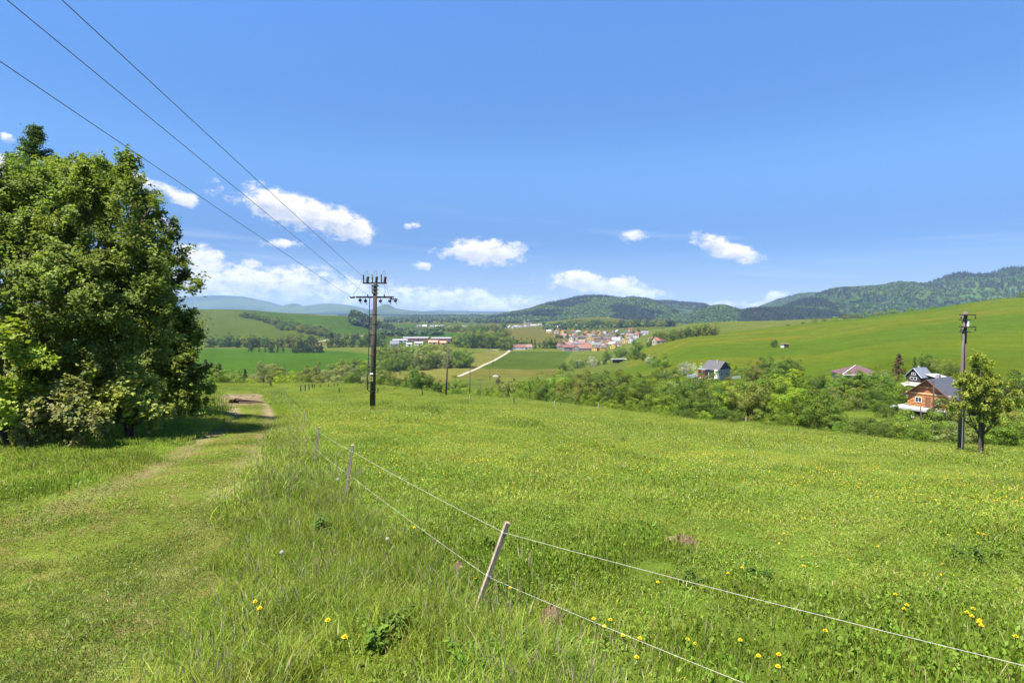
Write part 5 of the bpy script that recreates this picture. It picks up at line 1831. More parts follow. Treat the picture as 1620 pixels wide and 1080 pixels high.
def chalet():
    p = on(1487, 117)
    p.z = at(1487, 641, 117).z
    e = empty('chalet', tuple(p), R(30))
    tag(e, 'orange wooden chalet with a blue grey roof on a white raised terrace', 'house')
    L, Wd, wh, rh = 9.0, 7.2, 2.6, 3.0
    o_ = (0.36, 0.16, 0.052)
    mb, rb = shed_prism(L, Wd, wh, rh, 0.9, 0.14)
    col_obj(mb.build('wall', M['timber'], e), (0.33, 0.13, 0.055))
    rf = col_obj(rb.build('roof', M['sheet'], e), (0.066, 0.066, 0.072))
    for s in (-1, 1):      # barge boards on the gable
        k = math.atan2(rh, Wd / 2)
        q = MB().tube([(-L / 2 - 0.92, s * (Wd / 2 + 0.9), wh - 0.9 * rh / (Wd / 2) + 0.05), (-L / 2 - 0.92, 0, wh + rh + 0.05)], 0.10, 4)
        col_obj(q.build('barge_board', M['timber'], rf), (0.10, 0.045, 0.03))
    col_obj(MB().box((1.5, 1.0, wh + rh - 0.2), (0.7, 0.7, 1.6)).build('chimney', M['plaster'], rf), (0.25, 0.24, 0.24))
    # log courses of the gable wall and of the long wall
    for i in range(9):
        z0 = -0.05 + i * 0.29
        lg = MB().tube([(-L / 2 - 0.04, -Wd / 2 - 0.15, z0 + 0.14), (-L / 2 - 0.04, Wd / 2 + 0.15, z0 + 0.14)], 0.13, 6)
        f = random.uniform(0.88, 1.12)
        col_obj(lg.build('log', M['timber'], e), (o_[0] * f, o_[1] * f, o_[2] * f))
        lg = MB().tube([(-L / 2 - 0.15, -Wd / 2 - 0.04, z0 + 0.14), (L / 2 + 0.15, -Wd / 2 - 0.04, z0 + 0.14)], 0.13, 6)
        col_obj(lg.build('log', M['timber'], e), (o_[0] * f, o_[1] * f, o_[2] * f))
    col_obj(MB().box((-L / 2 - 0.22, 0, wh + 0.12), (0.12, Wd + 0.9, 0.26)).build('tie_beam', M['timber'], e), (0.62, 0.34, 0.16))
    col_obj(MB().box((-L / 2 - 0.22, 0, wh + 1.45), (0.12, Wd * 0.52, 0.2)).build('tie_beam', M['timber'], e), (0.55, 0.26, 0.12))
    for y in (-1.9, 1.7):
        window(e, (-L / 2 - 0.2, y, 1.35), 1.1, 1.0, math.pi / 2)
    window(e, (0.5, -Wd / 2 - 0.2, 1.35), 1.1, 1.0)
    col_obj(MB().box((-L / 2 - 0.2, 0.0, 1.0), (0.08, 0.95, 2.0)).build('door', M['timber'], e), (0.16, 0.07, 0.04))
    # terrace
    col_obj(MB().box((-1.5, -0.6, -0.26), (L + 5.2, Wd + 4.2, 0.34)).build('terrace', M['plaster'], e), (0.32, 0.305, 0.285))
    col_obj(MB().box((0.6, 0.6, -1.9), (L - 0.4, Wd - 0.4, 2.9)).build('base_wall', M['plaster'], e), (0.22, 0.17, 0.14))
    for x, y in ((-6.4, -2.5), (-6.4, 0.3), (-6.4, 2.9), (-3.2, -4.5), (0.2, -4.5), (3.4, -4.5), (-6.4, -4.5)):
        col_obj(MB().box((x + 2.4 if False else x, y, -1.5), (0.28, 0.28, 2.2)).build('pillar', M['plaster'], e), (0.66, 0.63, 0.6))


chalet()


def cottage():
    p = on(1454, 153)
    p.z = at(1454, 605, 153).z
    e = empty('cottage', tuple(p), R(24))
    tag(e, 'small black boarded cottage with a grey roof, white windows and lean-to', 'house')
    L, Wd, wh, rh = 4.8, 3.8, 1.9, 2.1
    dk = (0.045, 0.028, 0.026)
    mb, rb = shed_prism(L, Wd, wh, rh, 0.35, 0.1)
    col_obj(mb.build('wall', M['timber'], e), dk)
    rf = col_obj(rb.build('roof', M['sheet'], e), (0.14, 0.15, 0.18))
    for s in (-1, 1):
        q = MB().tube([(-L / 2 - 0.37, s * (Wd / 2 + 0.35), wh - 0.35 * rh / (Wd / 2) + 0.05), (-L / 2 - 0.37, 0, wh + rh + 0.06)], 0.07, 4)
        col_obj(q.build('barge_board', M['timber'], rf), (0.42, 0.44, 0.46))
    col_obj(MB().box((0, 0, -0.25), (L + 0.16, Wd + 0.16, 1.1)).build('plinth', M['plaster'], e), (0.55, 0.50, 0.42))
    window(e, (-L / 2 - 0.06, 0, 1.25), 1.7, 0.65, math.pi / 2)
    window(e, (-L / 2 - 0.06, 0, 2.5), 1.0, 0.55, math.pi / 2)
    for s, zz in ((0, 1.25), (0, 2.5)):
        pass
    col_obj(MB().box((0.9, -Wd / 2 - 0.04, 0.75), (0.8, 0.08, 1.7)).build('door', M['timber'], e), (0.02, 0.015, 0.015))
    an = MB()
    an.add([(-0.3, -Wd / 2 - 2.5, 1.75), (4.6, -Wd / 2 - 2.5, 1.75), (4.6, -Wd / 2 + 0.3, 2.35), (-0.3, -Wd / 2 + 0.3, 2.35), (-0.3, -Wd / 2 - 2.5, 1.87), (4.6, -Wd / 2 - 2.5, 1.87), (4.6, -Wd / 2 + 0.3, 2.47),
            (-0.3, -Wd / 2 + 0.3, 2.47)], [(3, 2, 1, 0), (4, 5, 6, 7), (0, 1, 5, 4), (1, 2, 6, 5), (2, 3, 7, 6), (3, 0, 4, 7)])
    col_obj(an.build('lean_to_roof', M['sheet'], e), (0.40, 0.36, 0.33))
    for x in (-0.1, 2.2, 4.4):
        MB().box((x, -Wd / 2 - 2.3, 0.7), (0.14, 0.14, 2.3)).build('post', M['post_wood'], e)
    col_obj(MB().box((3.2, -Wd / 2 - 1.0, 0.6), (2.4, 1.8, 1.9)).build('store_wall', M['timber'], e), (0.05, 0.025, 0.02))
    col_obj(MB().box((0.8, 0.6, wh + rh - 0.1), (0.4, 0.4, 1.0)).build('chimney', M['plaster'], rf), (0.35, 0.33, 0.32))


cottage()


def grey_house():
    p = on(1133, 228)
    p.z = at(1133, 596.5, 228).z
    e = empty('farm_house', tuple(p), R(-57))
    tag(e, 'whitewashed farm house with a slate grey roof and red brown porch', 'house')
    L, Wd, wh, rh = 7.4, 7.2, 3.6, 3.0
    mb, rb = shed_prism(L, Wd, wh, rh, 0.5, 0.14)
    col_obj(mb.build('wall', M['plaster'], e), (0.36, 0.335, 0.30))
    rf = col_obj(rb.build('roof', M['sheet'], e), (0.085, 0.080, 0.080))
    col_obj(MB().box((1.0, -0.6, wh + rh), (0.5, 0.5, 1.0)).build('chimney', M['plaster'], rf), (0.3, 0.28, 0.28))
    gb = MB()
    gb.add([(L / 2 + 0.04, -Wd / 2, wh), (L / 2 + 0.04, Wd / 2, wh), (L / 2 + 0.04, 0, wh + rh), (L / 2 + 0.12, -Wd / 2, wh), (L / 2 + 0.12, Wd / 2, wh), (L / 2 + 0.12, 0, wh + rh)],
           [(0, 1, 2), (5, 4, 3), (0, 3, 4, 1), (1, 4, 5, 2), (2, 5, 3, 0)])
    col_obj(gb.build('gable_boarding', M['timber'], e), (0.05, 0.05, 0.07))
    window(e, (L / 2 + 0.06, -1.6, 1.7), 1.0, 1.1, math.pi / 2)
    window(e, (L / 2 + 0.06, 1.6, 1.7), 1.0, 1.1, math.pi / 2)
    col_obj(MB().box((2.9, -Wd / 2 - 0.3, 1.7), (1.3, 0.6, 3.6)).build('door_surround', M['plaster'], e), (0.8, 0.8, 0.78))
    MB().box((0.7, -Wd / 2 - 0.05, 1.2), (2.6, 0.1, 2.4)).build('door', M['iron'], e)
    # porch
    po = MB().box((-2.6, -Wd / 2 - 1.2, 3.3), (3.4, 2.6, 0.14))
    col_obj(po.build('porch_roof', M['sheet'], e), (0.28, 0.28, 0.31))
    rd = (0.26, 0.07, 0.045)
    for x in (-4.1, -2.6, -1.1):
        col_obj(MB().box((x, -Wd / 2 - 2.3, 1.5), (0.18, 0.18, 3.4)).build('porch_post', M['timber'], e), rd)
    for z in (0.3, 0.6, 0.9, 1.2, 2.7, 2.95):
        col_obj(MB().box((-2.6, -Wd / 2 - 2.32, z), (3.1, 0.08, 0.2)).build('plank', M['timber'], e), rd)
    col_obj(MB().box((-4.2, -Wd / 2 - 1.2, 1.5), (0.08, 2.3, 3.2)).build('porch_side', M['timber'], e), (0.45, 0.16, 0.10))


grey_house()


def brown_roof_house():
    p = on(1355, 186)
    p.z = at(1355, 603, 186).z
    e = empty('bungalow', tuple(p), R(-8))
    tag(e, 'long bungalow under a purple brown hipped roof behind the hedge', 'house')
    mb, rb = hip_prism(11.5, 9, 2.6, 2.7, 0.7, 0.08)
    col_obj(mb.build('wall', M['plaster'], e), (0.40, 0.33, 0.26))
    rf = col_obj(rb.build('roof', M['roof'], e), (0.095, 0.055, 0.055))
    for x in (-3.5, 0, 3.5):
        window(e, (x, -4.56, 1.4), 1.3, 1.1)
    MB().tube([(-6.5, -5.25, 2.68), (6.5, -5.25, 2.68)], 0.08, 6).build('gutter', M['white_paint'], e)
    MB().tube([(-6.45, -5.2, 2.85), (-0.46, 0, 5.36)], 0.07, 5).build('ridge_cap', M['white_paint'], rf)


brown_roof_house()


def hut():
    p = hit(1241, 549.5, 250)
    e = empty('field_hut', tuple(p), R(-20))
    tag(e, 'tiny flat roofed field hut with a pale wall alone on the hillside', 'hut')
    MB().box((1.0, 0, 1.0), (2.6, 2.4, 2.6)).build('wall', M['post_wood'], e)
    col_obj(MB().box((-1.3, 0, 0.8), (1.9, 2.2, 2.0)).build('side_wall', M['plaster'], e), (0.62, 0.56, 0.46))
    col_obj(MB().box((0, 0, 2.4), (5.2, 3.2, 0.14)).build('roof', M['sheet'], e), (0.35, 0.22, 0.15))
    MB().box((1.0, -1.23, 0.9), (0.9, 0.06, 1.7)).build('door', M['iron'], e)


hut()


def open_shed():
    p = on(979, 500)
    e = empty('open_shed', tuple(p), R(6))
    tag(e, 'long open farm shed with a pale flat roof on posts', 'shed')
    L = 15.0
    col_obj(MB().box((0, 0, 3.2), (L, 5.5, 0.25)).build('roof', M['sheet'], e), (0.30, 0.29, 0.27))
    for i in range(5):
        for y in (-2.5, 2.5):
            MB().box((-L / 2 + 0.4 + i * (L - 0.8) / 4, y, 1.3), (0.3, 0.3, 3.6)).build('post', M['pale_concrete'] if i in (0, 3) else M['post_wood'], e)
    MB().box((1.0, 2.2, 1.3), (L - 3, 0.15, 3.4)).build('rear_wall', M['post_wood'], e)
    MB().box((3, 0.6, 0.8), (5, 2.2, 1.6)).build('hay_store', M['post_wood'], e)


open_shed()


def patch(name, pts, mat, label, lift=0.06, kind='structure', **kw):
    """irregular bare area laid on the ground, fitted to it"""
    c = Vector((0, 0, 0))
    P = [hit(a, b, *kw.get('rng', (0, 9000))) for a, b in pts]
    cx, cy_ = sum(p.x for p in P) / len(P), sum(p.y for p in P) / len(P)
    V, F = [(cx, cy_, H(cx, cy_) + lift)], []
    n = len(P) * 4
    ringn = 5
    for k in range(1, ringn + 1):
        for i in range(n):
            a = P[(i // 4) % len(P)]
            b = P[(i // 4 + 1) % len(P)]
            t = (i % 4) / 4
            x = cx + ((a.x * (1 - t) + b.x * t) - cx) * k / ringn
            y = cy_ + ((a.y * (1 - t) + b.y * t) - cy_) * k / ringn
            V.append((x, y, H(x, y) + lift * (1 if k < ringn else -0.5)))
    for i in range(n):
        F.append((0, 1 + i, 1 + (i + 1) % n))
    for k in range(ringn - 1):
        for i in range(n):
            a, b = 1 + k * n + i, 1 + k * n + (i + 1) % n
            F.append((a, a + n, b + n, b))
    me_ = bpy.data.meshes.new(name)
    me_.from_pydata(V, [], F)
    me_.update()
    o = link_mesh(name, me_, None, mat)
    tag(o, label, kind=kind)
    return o


patch('yard', [(1432, 618), (1462, 622), (1500, 632), (1466, 636), (1446, 634), (1430, 626)], M['yard'], 'pale gravel yard beside the orange chalet', 0.12)
patch('yard', [(1098, 590), (1112, 594), (1118, 600), (1104, 599), (1092, 593)], M['yard'], 'pale trodden yard in front of the farm house', 0.2)
patch('yard', [(1424, 606), (1440, 604), (1446, 608), (1430, 611)], M['yard'], 'short pale path beside the black cottage', 0.12)


def strip(name, pts, width, mat, label, lift=0.3, rngd=(0, 9000), taper=None):
    P = [hit(a, b, *rngd) for a, b in pts]
    Q = []
    for a, b in zip(P[:-1], P[1:]):
        for k in range(8):
            Q.append(a.lerp(b, k / 8))
    Q.append(P[-1])
    V, F = [], []
    for i, q in enumerate(Q):
        d = (Q[min(i + 1, len(Q) - 1)] - Q[max(i - 1, 0)])
        d.z = 0
        d.normalize()
        nrm = Vector((-d.y, d.x, 0))
        for s in (-0.5, -0.17, 0.17, 0.5):
            x, y = q.x + nrm.x * width * s, q.y + nrm.y * width * s
            V.append((x, y, H(x, y) + (lift if abs(s) < 0.4 else lift * 0.6)))
    for i in range(len(Q) - 1):
        for k in range(3):
            a = i * 4 + k
            F.append((a, a + 1, a + 5, a + 4))
    me_ = bpy.data.meshes.new(name)
    me_.from_pydata(V, [], F)
    me_.update()
    o = link_mesh(name, me_, None, mat)
    tag(o, label, kind='structure')
    return o


strip('road', [(724, 596), (735, 591.5), (743, 588), (755, 583), (767, 577), (778, 572), (788, 567), (797, 561.5), (805, 556), (808, 550), (810, 544), (811, 538)], 4.0, M['dirt'],
      'pale dirt road crossing the yellow and green fields towards the village', 0.35, (420, 1100))
strip('road', [(478, 543), (500, 541), (520, 537), (540, 534.5), (556, 533), (575, 531)], 7, M['dirt'], 'thin pale lane below the green hill', 0.4, (900, 1500))
strip('path', [(945, 574), (957, 570), (966, 566)], 3, M['dirt'], 'short pale path running to the open shed', 0.3, (400, 620))


def clutter():
    # timber stack and rubble by the farm house, pale fences
    p = on(1106, 222)
    e = empty('timber_pile', tuple(p), 0.4)
    tag(e, 'pile of pale timber and rubble before the farm house porch', 'timber pile')
    g = random.Random(3)
    for i in range(12):
        q = MB().box((0, 0, 0), (g.uniform(2.0, 4.0), 0.3, 0.16)).build('plank', M['old_wood'], e)
        q.location = (g.uniform(-1.6, 1.6), g.uniform(-1.2, 1.2), 0.1 + 0.09 * (i // 2))
        q.rotation_euler = (0, 0, g.uniform(-0.5, 0.5))
    for nm, a, b, D0, D1, lab, h, mt in (('fence', 1087, 1104, 236, 238, 'low pale grey sheet fence left of the farm house', 1.6, (0.45, 0.47, 0.50)),
                                         ('garden_wall', 1150, 1172, 228, 232, 'low white coping wall right of the farm house', 0.9, (0.6, 0.58, 0.55))):
        A, B = on(a, D0), on(b, D1)
        e = empty(nm, tuple(A), math.atan2(B.y - A.y, B.x - A.x))
        tag(e, lab, 'fence' if nm == 'fence' else 'wall')
        n = 5
        L = (B - A).length
        dz = (B.z - A.z) / n
        for i in range(n):
            q = MB().box(((i + 0.5) * L / n, 0, h / 2 - 0.2 + dz * (i + 0.5)), (L / n - 0.06, 0.12, h + 0.4)).build('panel', M['plaster'], e)
            q.color = (*mt, 1)
    # brushwood heap
    p = on(777, 812)
    g = random.Random(8)
    mb = MB()
    for i in range(130):
        x, y = g.uniform(-10, 10), g.uniform(-2, 2)
        z = g.uniform(0, 2.2) * (1 - (x / 11) ** 2)
        d = Vector((g.uniform(-1, 1), g.uniform(-1, 1), g.uniform(-0.2, 0.5))) * 1.2
        mb.tube([Vector((x, y, z)) - d, Vector((x, y, z)) + d], 0.12, 4, False)
    o = mb.build('brushwood_heap', M['old_wood'])
    o.location = p
    tag(o, 'long heap of grey brushwood beside the top of the dirt road', 'wood heap')


clutter()


def car():
    p = on(784, 470)
    e = empty('parked_car', tuple(p), R(15))
    tag(e, 'pale parked car at the field edge beside the brownish tree', 'car')
    b = MB()
    prof = [(-2.1, 0.35), (-2.15, 0.8), (-1.9, 0.95), (-1.2, 1.0), (-0.7, 1.45), (0.9, 1.5), (1.5, 1.05), (2.05, 0.95), (2.15, 0.6), (2.1, 0.35)]
    for s in (-1, 1):
        pass
    v = [(x, -0.85 if z < 1.2 else -0.68, z) for x, z in prof] + [(x, 0.85 if z < 1.2 else 0.68, z) for x, z in prof]
    n = len(prof)
    b.add(v, [tuple(range(n)), tuple(reversed(range(n, 2 * n)))] + [(i, (i + 1) % n, (i + 1) % n + n, i + n) for i in range(n)])
    col_obj(b.build('body', M['sheet'], e), (0.62, 0.68, 0.64))
    g_ = MB().box((0.05, -0.79, 1.2), (1.5, 0.04, 0.34)).build('side_window', M['glass'], e)
    MB().box((0.05, 0.79, 1.2), (1.5, 0.04, 0.34)).build('side_window', M['glass'], e)
    for x in (-1.3, 1.35):
        for s in (-1, 1):
            MB().lathe((x, s * 0.82, 0.32), [(0.32, -0.1), (0.32, 0.1)], 12, 'Y').build('wheel', M['rubber'], e)


car()


# ------------------------------------------------------------------ power poles
def insulator(mb, c, r=0.1, h=0.2, n=3):
    prof = [(r * 0.4, 0)]
    for i in range(n):
        z = h * i / n
        prof += [(r * 0.45, z), (r, z + h * 0.12), (r * 0.95, z + h * 0.2), (r * 0.45, z + h * 0.3)]
    prof += [(r * 0.35, h), (r * 0.2, h * 1.1)]
    mb.lathe(c, prof, 10)


def main_pole():
    D = 42.0
    b = on(588, D)
    s = FPX / D
    e = empty('power_pole', tuple(b))
    tag(e, 'tall dark concrete switch pole with two cross arms on the pasture', 'power pole')

    def q(px, py, dy=0.0):
        v = at(px, py, D) - b
        v.y += dy
        return v
    top = q(594, 448)
    MB().tube([(0, 0, -0.5), tuple(top * 0.5), tuple(top)], [0.215, 0.18, 0.145], 18).build('pole_shaft', M['concrete'], e, True)
    ax = lambda t: Vector((top.x * t, top.y * t, top.z * t))
    MB().box(q(593, 447.8, -0.05), (1.75, 0.14, 0.11)).build('upper_cross_arm', M['iron'], e)
    MB().box(q(593.5, 452, -0.02), (0.46, 0.34, 0.10)).box(q(593.5, 458, -0.02), (0.44, 0.34, 0.06)).box(q(593.5, 464, -0.02), (0.44, 0.34, 0.06)).box(q(589.5, 457, -0.16), (0.07, 0.05, 0.6)).box(
        q(597, 457, -0.16), (0.07, 0.05, 0.6)).build('head_bracket', M['iron'], e)
    for i, px in enumerate((575.6, 589.6, 603.8)):
        m = MB()
        insulator(m, q(px, 447, -0.05), 0.055, 0.5, 6)
        m.tube([q(px, 437, -0.05), q(px, 434, -0.05)], 0.035, 6).tube([q(px, 434.6, -0.05), q(px - 1.6, 434.2, -0.05)], 0.03, 5)
        m.build('support_insulator', M['porcelain'], e, True)
    for i, px in enumerate((582, 596, 609.5)):
        m = MB()
        base = q(px - 0.6, 446.5, -0.05)
        tp = q(px + 0.6, 437.5, -0.05)
        pts, rad = [], []
        for k in range(13):
            pts.append(base.lerp(tp, k / 12))
            rad.append(0.115 if k % 2 else 0.08)
        m.tube(pts, rad, 12)
        m.build('surge_arrester', M['porcelain'], e, True)
        w = MB()
        w.tube([q(px + 0.6, 437.5, -0.05), q(px + 0.4, 431, -0.05), q(px - 0.8, 427.5, -0.05), q(px - 2.6, 429, -0.05), q(px - 4.6, 434, -0.05)], 0.013, 5)
        w.build('jumper_loop', M['wire'], e)
    MB().box(q(593, 470, 0.02), (2.75, 0.12, 0.13)).box(q(576, 470, -0.14), (0.9, 0.10, 0.10)).build('lower_cross_arm', M['iron'], e)
    MB().box(q(624, 473.2, 0.0), (0.45, 0.12, 0.09)).box(q(618.5, 471.6, 0), (0.12, 0.12, 0.16)).build('arm_extension', M['iron'], e)
    for px, py in ((569.5, 475), (578, 476), (601.5, 476), (616.5, 476), (625.3, 475.6)):
        m = MB()
        c = q(px, py, 0.05)
        m.lathe(c, [(0.03, -0.16), (0.10, -0.12), (0.12, -0.06), (0.06, -0.02), (0.12, 0.03), (0.10, 0.10), (0.03, 0.16)], 12, 'Y')
        m.tube([q(px, py - 4, 0.05), c], 0.025, 5)
        m.tube([c, q(px + 1, py + 4.5, 0.08), q(px + 2.8, py + 5.0, 0.1)], 0.022, 5)
        m.build('strain_insulator', M['porcelain'], e, True)
    m = MB()
    m.lathe(q(557.5, 470), [(0.02, -0.2), (0.06, -0.14), (0.11, -0.07), (0.06, -0.03), (0.12, 0.02), (0.06, 0.07), (0.10, 0.12), (0.03, 0.2)], 12, 'X')
    m.tube([q(561, 470), q(564, 470)], 0.02, 5)
    m.build('end_insulator', M['porcelain'], e, True)
    for px in (582, 608.5):
        m = MB()
        insulator(m, q(px, 468.5, -0.05), 0.07, 0.15, 2)
        m.build('pin_insulator', M['porcelain'], e, True)
    for pts in ([(575.5, 436), (571, 448), (567, 455), (559, 466)], [(608.3, 449), (609.3, 456), (609, 468), (609, 472)], [(612.5, 452), (613, 459), (615.5, 466), (617, 471)],
                [(585.6, 448), (585.6, 470), (585.3, 495)]):
        MB().tube([q(a, c, -0.06) for a, c in pts], 0.013, 5).build('jumper_cable', M['wire'], e)
    # earthing rod, switch rod and its brackets
    cd = MB()
    cd.tube([q(585.4, 470, -0.1), q(585.0, 497, -0.1), q(583.6, 560, -0.1), q(582.0, 616, -0.1)], 0.03, 6)
    cd.build('switch_rod', M['iron'], e)
    MB().box(q(582.0, 606, -0.12), (0.10, 0.10, 1.0)).build('switch_handle', M['iron'], e)
    for py, wd in ((497, 0.62), (512, 0.3), (529, 0.46), (546, 0.42), (563, 0.36), (580, 0.52), (597, 0.34), (611, 0.40), (618, 0.44)):
        t = (650 - py) / (650 - 448.0)
        c = ax(t)
        m = MB()
        m.box(c + Vector((-0.10, -0.02, 0)), (wd, 0.07, 0.05))
        r_ = 0.215 - 0.07 * t + 0.012
        m.lathe((c.x, c.y, c.z), [(r_, -0.03), (r_, 0.03)], 16)
        m.build('clamp', M['iron'], e)
    sg = q(588.6, 598.5, -0.23)
    o = MB().box(sg, (0.26, 0.02, 0.38)).build('warning_sign', M['yellow_sign'], e)
    z = MB()
    c = sg + Vector((0, -0.014, 0))
    z.add([c + Vector(v) for v in ((0.03, 0, 0.13), (-0.06, 0, -0.02), (0.0, 0, -0.02), (-0.03, 0, -0.14), (0.07, 0, 0.03), (0.01, 0, 0.03))], [(0, 1, 2, 5), (2, 3, 4, 5)])
    z.build('lightning_mark', M['rubber'], o)
    MB().box(q(588.8, 590.5, -0.215), (0.24, 0.02, 0.10)).build('number_plate', M['white_paint'], e)
    # soil thrown up round the foot
    g = random.Random(5)
    m = MB()
    for i in range(26):
        a = g.uniform(0, 6.28)
        r_ = g.uniform(0.3, 1.1)
        x, y = b.x + math.cos(a) * r_ * 1.3, b.y + math.sin(a) * r_ * 0.7
        k = g.uniform(0.06, 0.16)
        m.lathe((x, y, H(x, y) - 0.02), [(k, 0), (k * 0.8, k * 0.6), (k * 0.2, k)], 6)
    o = m.build('soil_clods', M['soil'])
    tag(o, 'dark clods of earth thrown up round the foot of the concrete pole', kind='stuff')
    return b, q


mp_b, mp_q = main_pole()


def wires():
    D = 42.0
    for i, ((ex, ey), pts, lab) in enumerate((((554.5, 469), [(0, 75)], 'lowest overhead wire, coming in from the picture edge to the left insulator'),
                                              ((582, 467), [(38, 0)], 'middle overhead wire, running down from the corner to the pole'),
                                              ((607, 467), [(122, 0)], 'steepest overhead wire, meeting the top edge farthest right'))):
        P0 = at(ex, ey, D)
        P1 = at(pts[0][0], pts[0][1], 9.0)
        d = P1 - P0
        mb = MB()
        n = 40
        L = []
        for k in range(n + 1):
            t = 2.4 * k / n
            p = P0 + d * t
            p.z += 0.9 * ((t / 2.4) - 0.5) ** 2 * 4 * 0.25 - 0.225 + 0.0
            if k == 0:
                p = P0
            L.append(p)
        # keep it true at the picture edge
        mb.tube(L, 0.0078, 5)
        tag(mb.build('overhead_wire', M['wire']), lab, 'wire', 'overhead wires')


wires()


def line_pole(px_t, py_t, px_b, D, label, by_base=None):
    b = on(px_b, D) if by_base is None else hit(*by_base)
    tp = at(px_t, py_t, D)
    e = empty('line_pole', tuple(b))
    tag(e, label, 'power pole', 'line poles crossing the valley')
    t = tp - b
    MB().tube([(0, 0, -0.4), tuple(t)], [0.15, 0.095], 12).build('pole_shaft', M['concrete'], e, True)
    m = MB().box(t + Vector((0, 0, 0.75)), (3.3, 0.1, 0.1))
    m.tube([t + Vector((-0.8, 0, 0.75)), t + Vector((0, 0, -0.05))], 0.035, 5).tube([t + Vector((0.8, 0, 0.75)), t + Vector((0, 0, -0.05))], 0.035, 5)
    m.build('cross_arm', M['iron'], e)
    for x in (-1.6, 0.05, 1.6):
        m = MB()
        insulator(m, t + Vector((x, 0, 0.8)), 0.08, 0.36, 3)
        m.build('insulator', M['porcelain'], e, True)


line_pole(709.3, 550, 705, 94, 'nearest slim line pole with a forked cross arm beyond the concrete pole')
line_pole(743.7, 583, 742.5, 150, 'second slim line pole, its foot hidden behind the meadow crest')
line_pole(760.7, 603.5, 760, 222, 'third slim line pole, small among the shrubs below the crest')
line_pole(775, 584, 775, 430, 'fourth line pole, faint thin stick on the green field')
line_pole(780, 562, 780, 600, 'fifth line pole, faint stick beside the dirt road')


def twin_pole():
    D = 38.0
    b = hit(1519, 715)
    D = b.y
    e = empty('twin_pole', tuple(b))
    tag(e, 'twin concrete pole with two short cross arms beside the fruit tree', 'power pole')
    s = FPX / D

    def q(px, py, dy=0.0):
        v = at(px, py, D) - b
        v.y += dy
        return v
    for (xb, xt, dy, r) in ((1516.8, 1525.4, 0.0, 0.092), (1525.2, 1532.2, 0.2, 0.088)):
        m = MB().tube([q(xb, 722, dy), q(xt, 492.5, dy)], [r * 1.15, r * 0.9], 14)
        m.build('pole_shaft', M['pale_concrete'], e, True)
    for py in (498, 517):
        MB().box(q(1530, py, -0.16), (0.95, 0.09, 0.07)).build('cross_arm', M['iron'], e)
        for px in (1517.5, 1540):
            m = MB()
            m.tube([q(px + (2 if px < 1530 else -1), py, -0.16), q(px, py + 2.5, -0.16)], 0.018, 5)
            m.lathe(q(px, py + 6, -0.16), [(0.02, -0.01), (0.055, 0.02), (0.05, 0.08), (0.02, 0.14)], 8)
            m.build('insulator', M['porcelain'], e, True)
        m = MB()
        t = q(1529, py, 0.1)
        m.box(t, (0.50, 0.5, 0.06)).box(t + Vector((0, 0, -0.35)), (0.46, 0.48, 0.06))
        m.build('clamp', M['iron'], e)
    MB().box(q(1530, 512, -0.08), (0.10, 0.08, 0.42)).build('junction_box', M['white_paint'], e)
    MB().tube([q(1524.6, 525, -0.05), q(1523.2, 600, -0.08), q(1521.5, 712, -0.12)], 0.028, 6).build('cable_duct', M['iron'], e)
    MB().tube([q(1525.6, 600, 0.1), q(1523.0, 716, 0.1)], 0.03, 6).build('cable_duct', M['sheet'], e).color = (0.4, 0.44, 0.46, 1)


twin_pole()


def timber_pole(px_t, py_t, px_b, py_b, r, label):
    b = hit(px_b, py_b, 0, 90)
    tp = at(px_t, py_t, b.y) - b
    e = empty('timber_pole', tuple(b))
    tag(e, label, 'pole', 'brown timber poles')
    MB().tube([(0, 0, -0.3), tuple(tp)], [r * 1.2, r * 0.85], 10).build('pole_shaft', M['pole_wood'], e, True)
    m = MB().box(tp + Vector((0, 0, -0.12)), (0.34, 0.06, 0.06))
    for x in (-0.14, 0.14):
        insulator(m, tp + Vector((x, 0, -0.1)), 0.035, 0.12, 2)
    m.build('insulator_bracket', M['white_paint'] if r < 0.09 else M['iron'], e)


timber_pole(1477, 603, 1477, 698, 0.10, 'tallest brown timber pole in front of the orange chalet')
timber_pole(1456.5, 643, 1458, 697, 0.075, 'middle sized timber pole left of the tallest brown one')
timber_pole(1444, 658, 1447, 695, 0.065, 'shorter timber pole leaning slightly, next to the middle sized one')
timber_pole(1434.5, 672, 1436, 690, 0.05, 'shortest timber pole, half sunk in the dark hedge')


# ------------------------------------------------------------------ fence posts
def post(px, yt, yb, label, r=0.075, mat='post_wood', group='dark fence posts along the crest', lean=0.0):
    b = hit(px, yb, 0, 125)
    h = (yb - yt) / FPX * b.y
    m = MB().tube([(0, 0, -0.3), (lean * 0.5, 0, h * 0.5), (lean, 0, h)], [r * 1.05, r, r * 0.9], 7)
    o = m.build('fence_post', M[mat])
    o.location = b
    tag(o, label, 'fence post', group)
    return o


for i, (px, yt, yb) in enumerate([(475.9, 609, 620.5), (483, 608, 619), (489, 608, 618), (494.5, 607.5, 615), (497.5, 608, 614.6), (506.7, 607.5, 612.8), (520, 607, 612.4), (529, 607, 611.5), (534, 607, 611.5)]):
    post(px, yt, yb, 'dark fence post, %s from left in the row left of the concrete pole' % ordw(i), 0.09)
post(536.5, 613.5, 622.8, 'dark fence post standing alone in front of the row, left of the pole')
post(598, 613.5, 624.5, 'dark fence post just right of the concrete pole')
post(668, 616.5, 628.5, 'dark fence post with a pale top left of the nearest line pole')
post(813, 629, 640, 'dark fence post in front of the loose trees, centre of the crest')
post(877, 634, 643.5, 'pale fence post, first of those before the thicket', 0.10, 'old_wood', 'pale fence posts before the thicket')
post(887, 637, 643.5, 'thin brown fence post just right of the first pale one', 0.06, 'pole_wood', 'pale fence posts before the thicket')
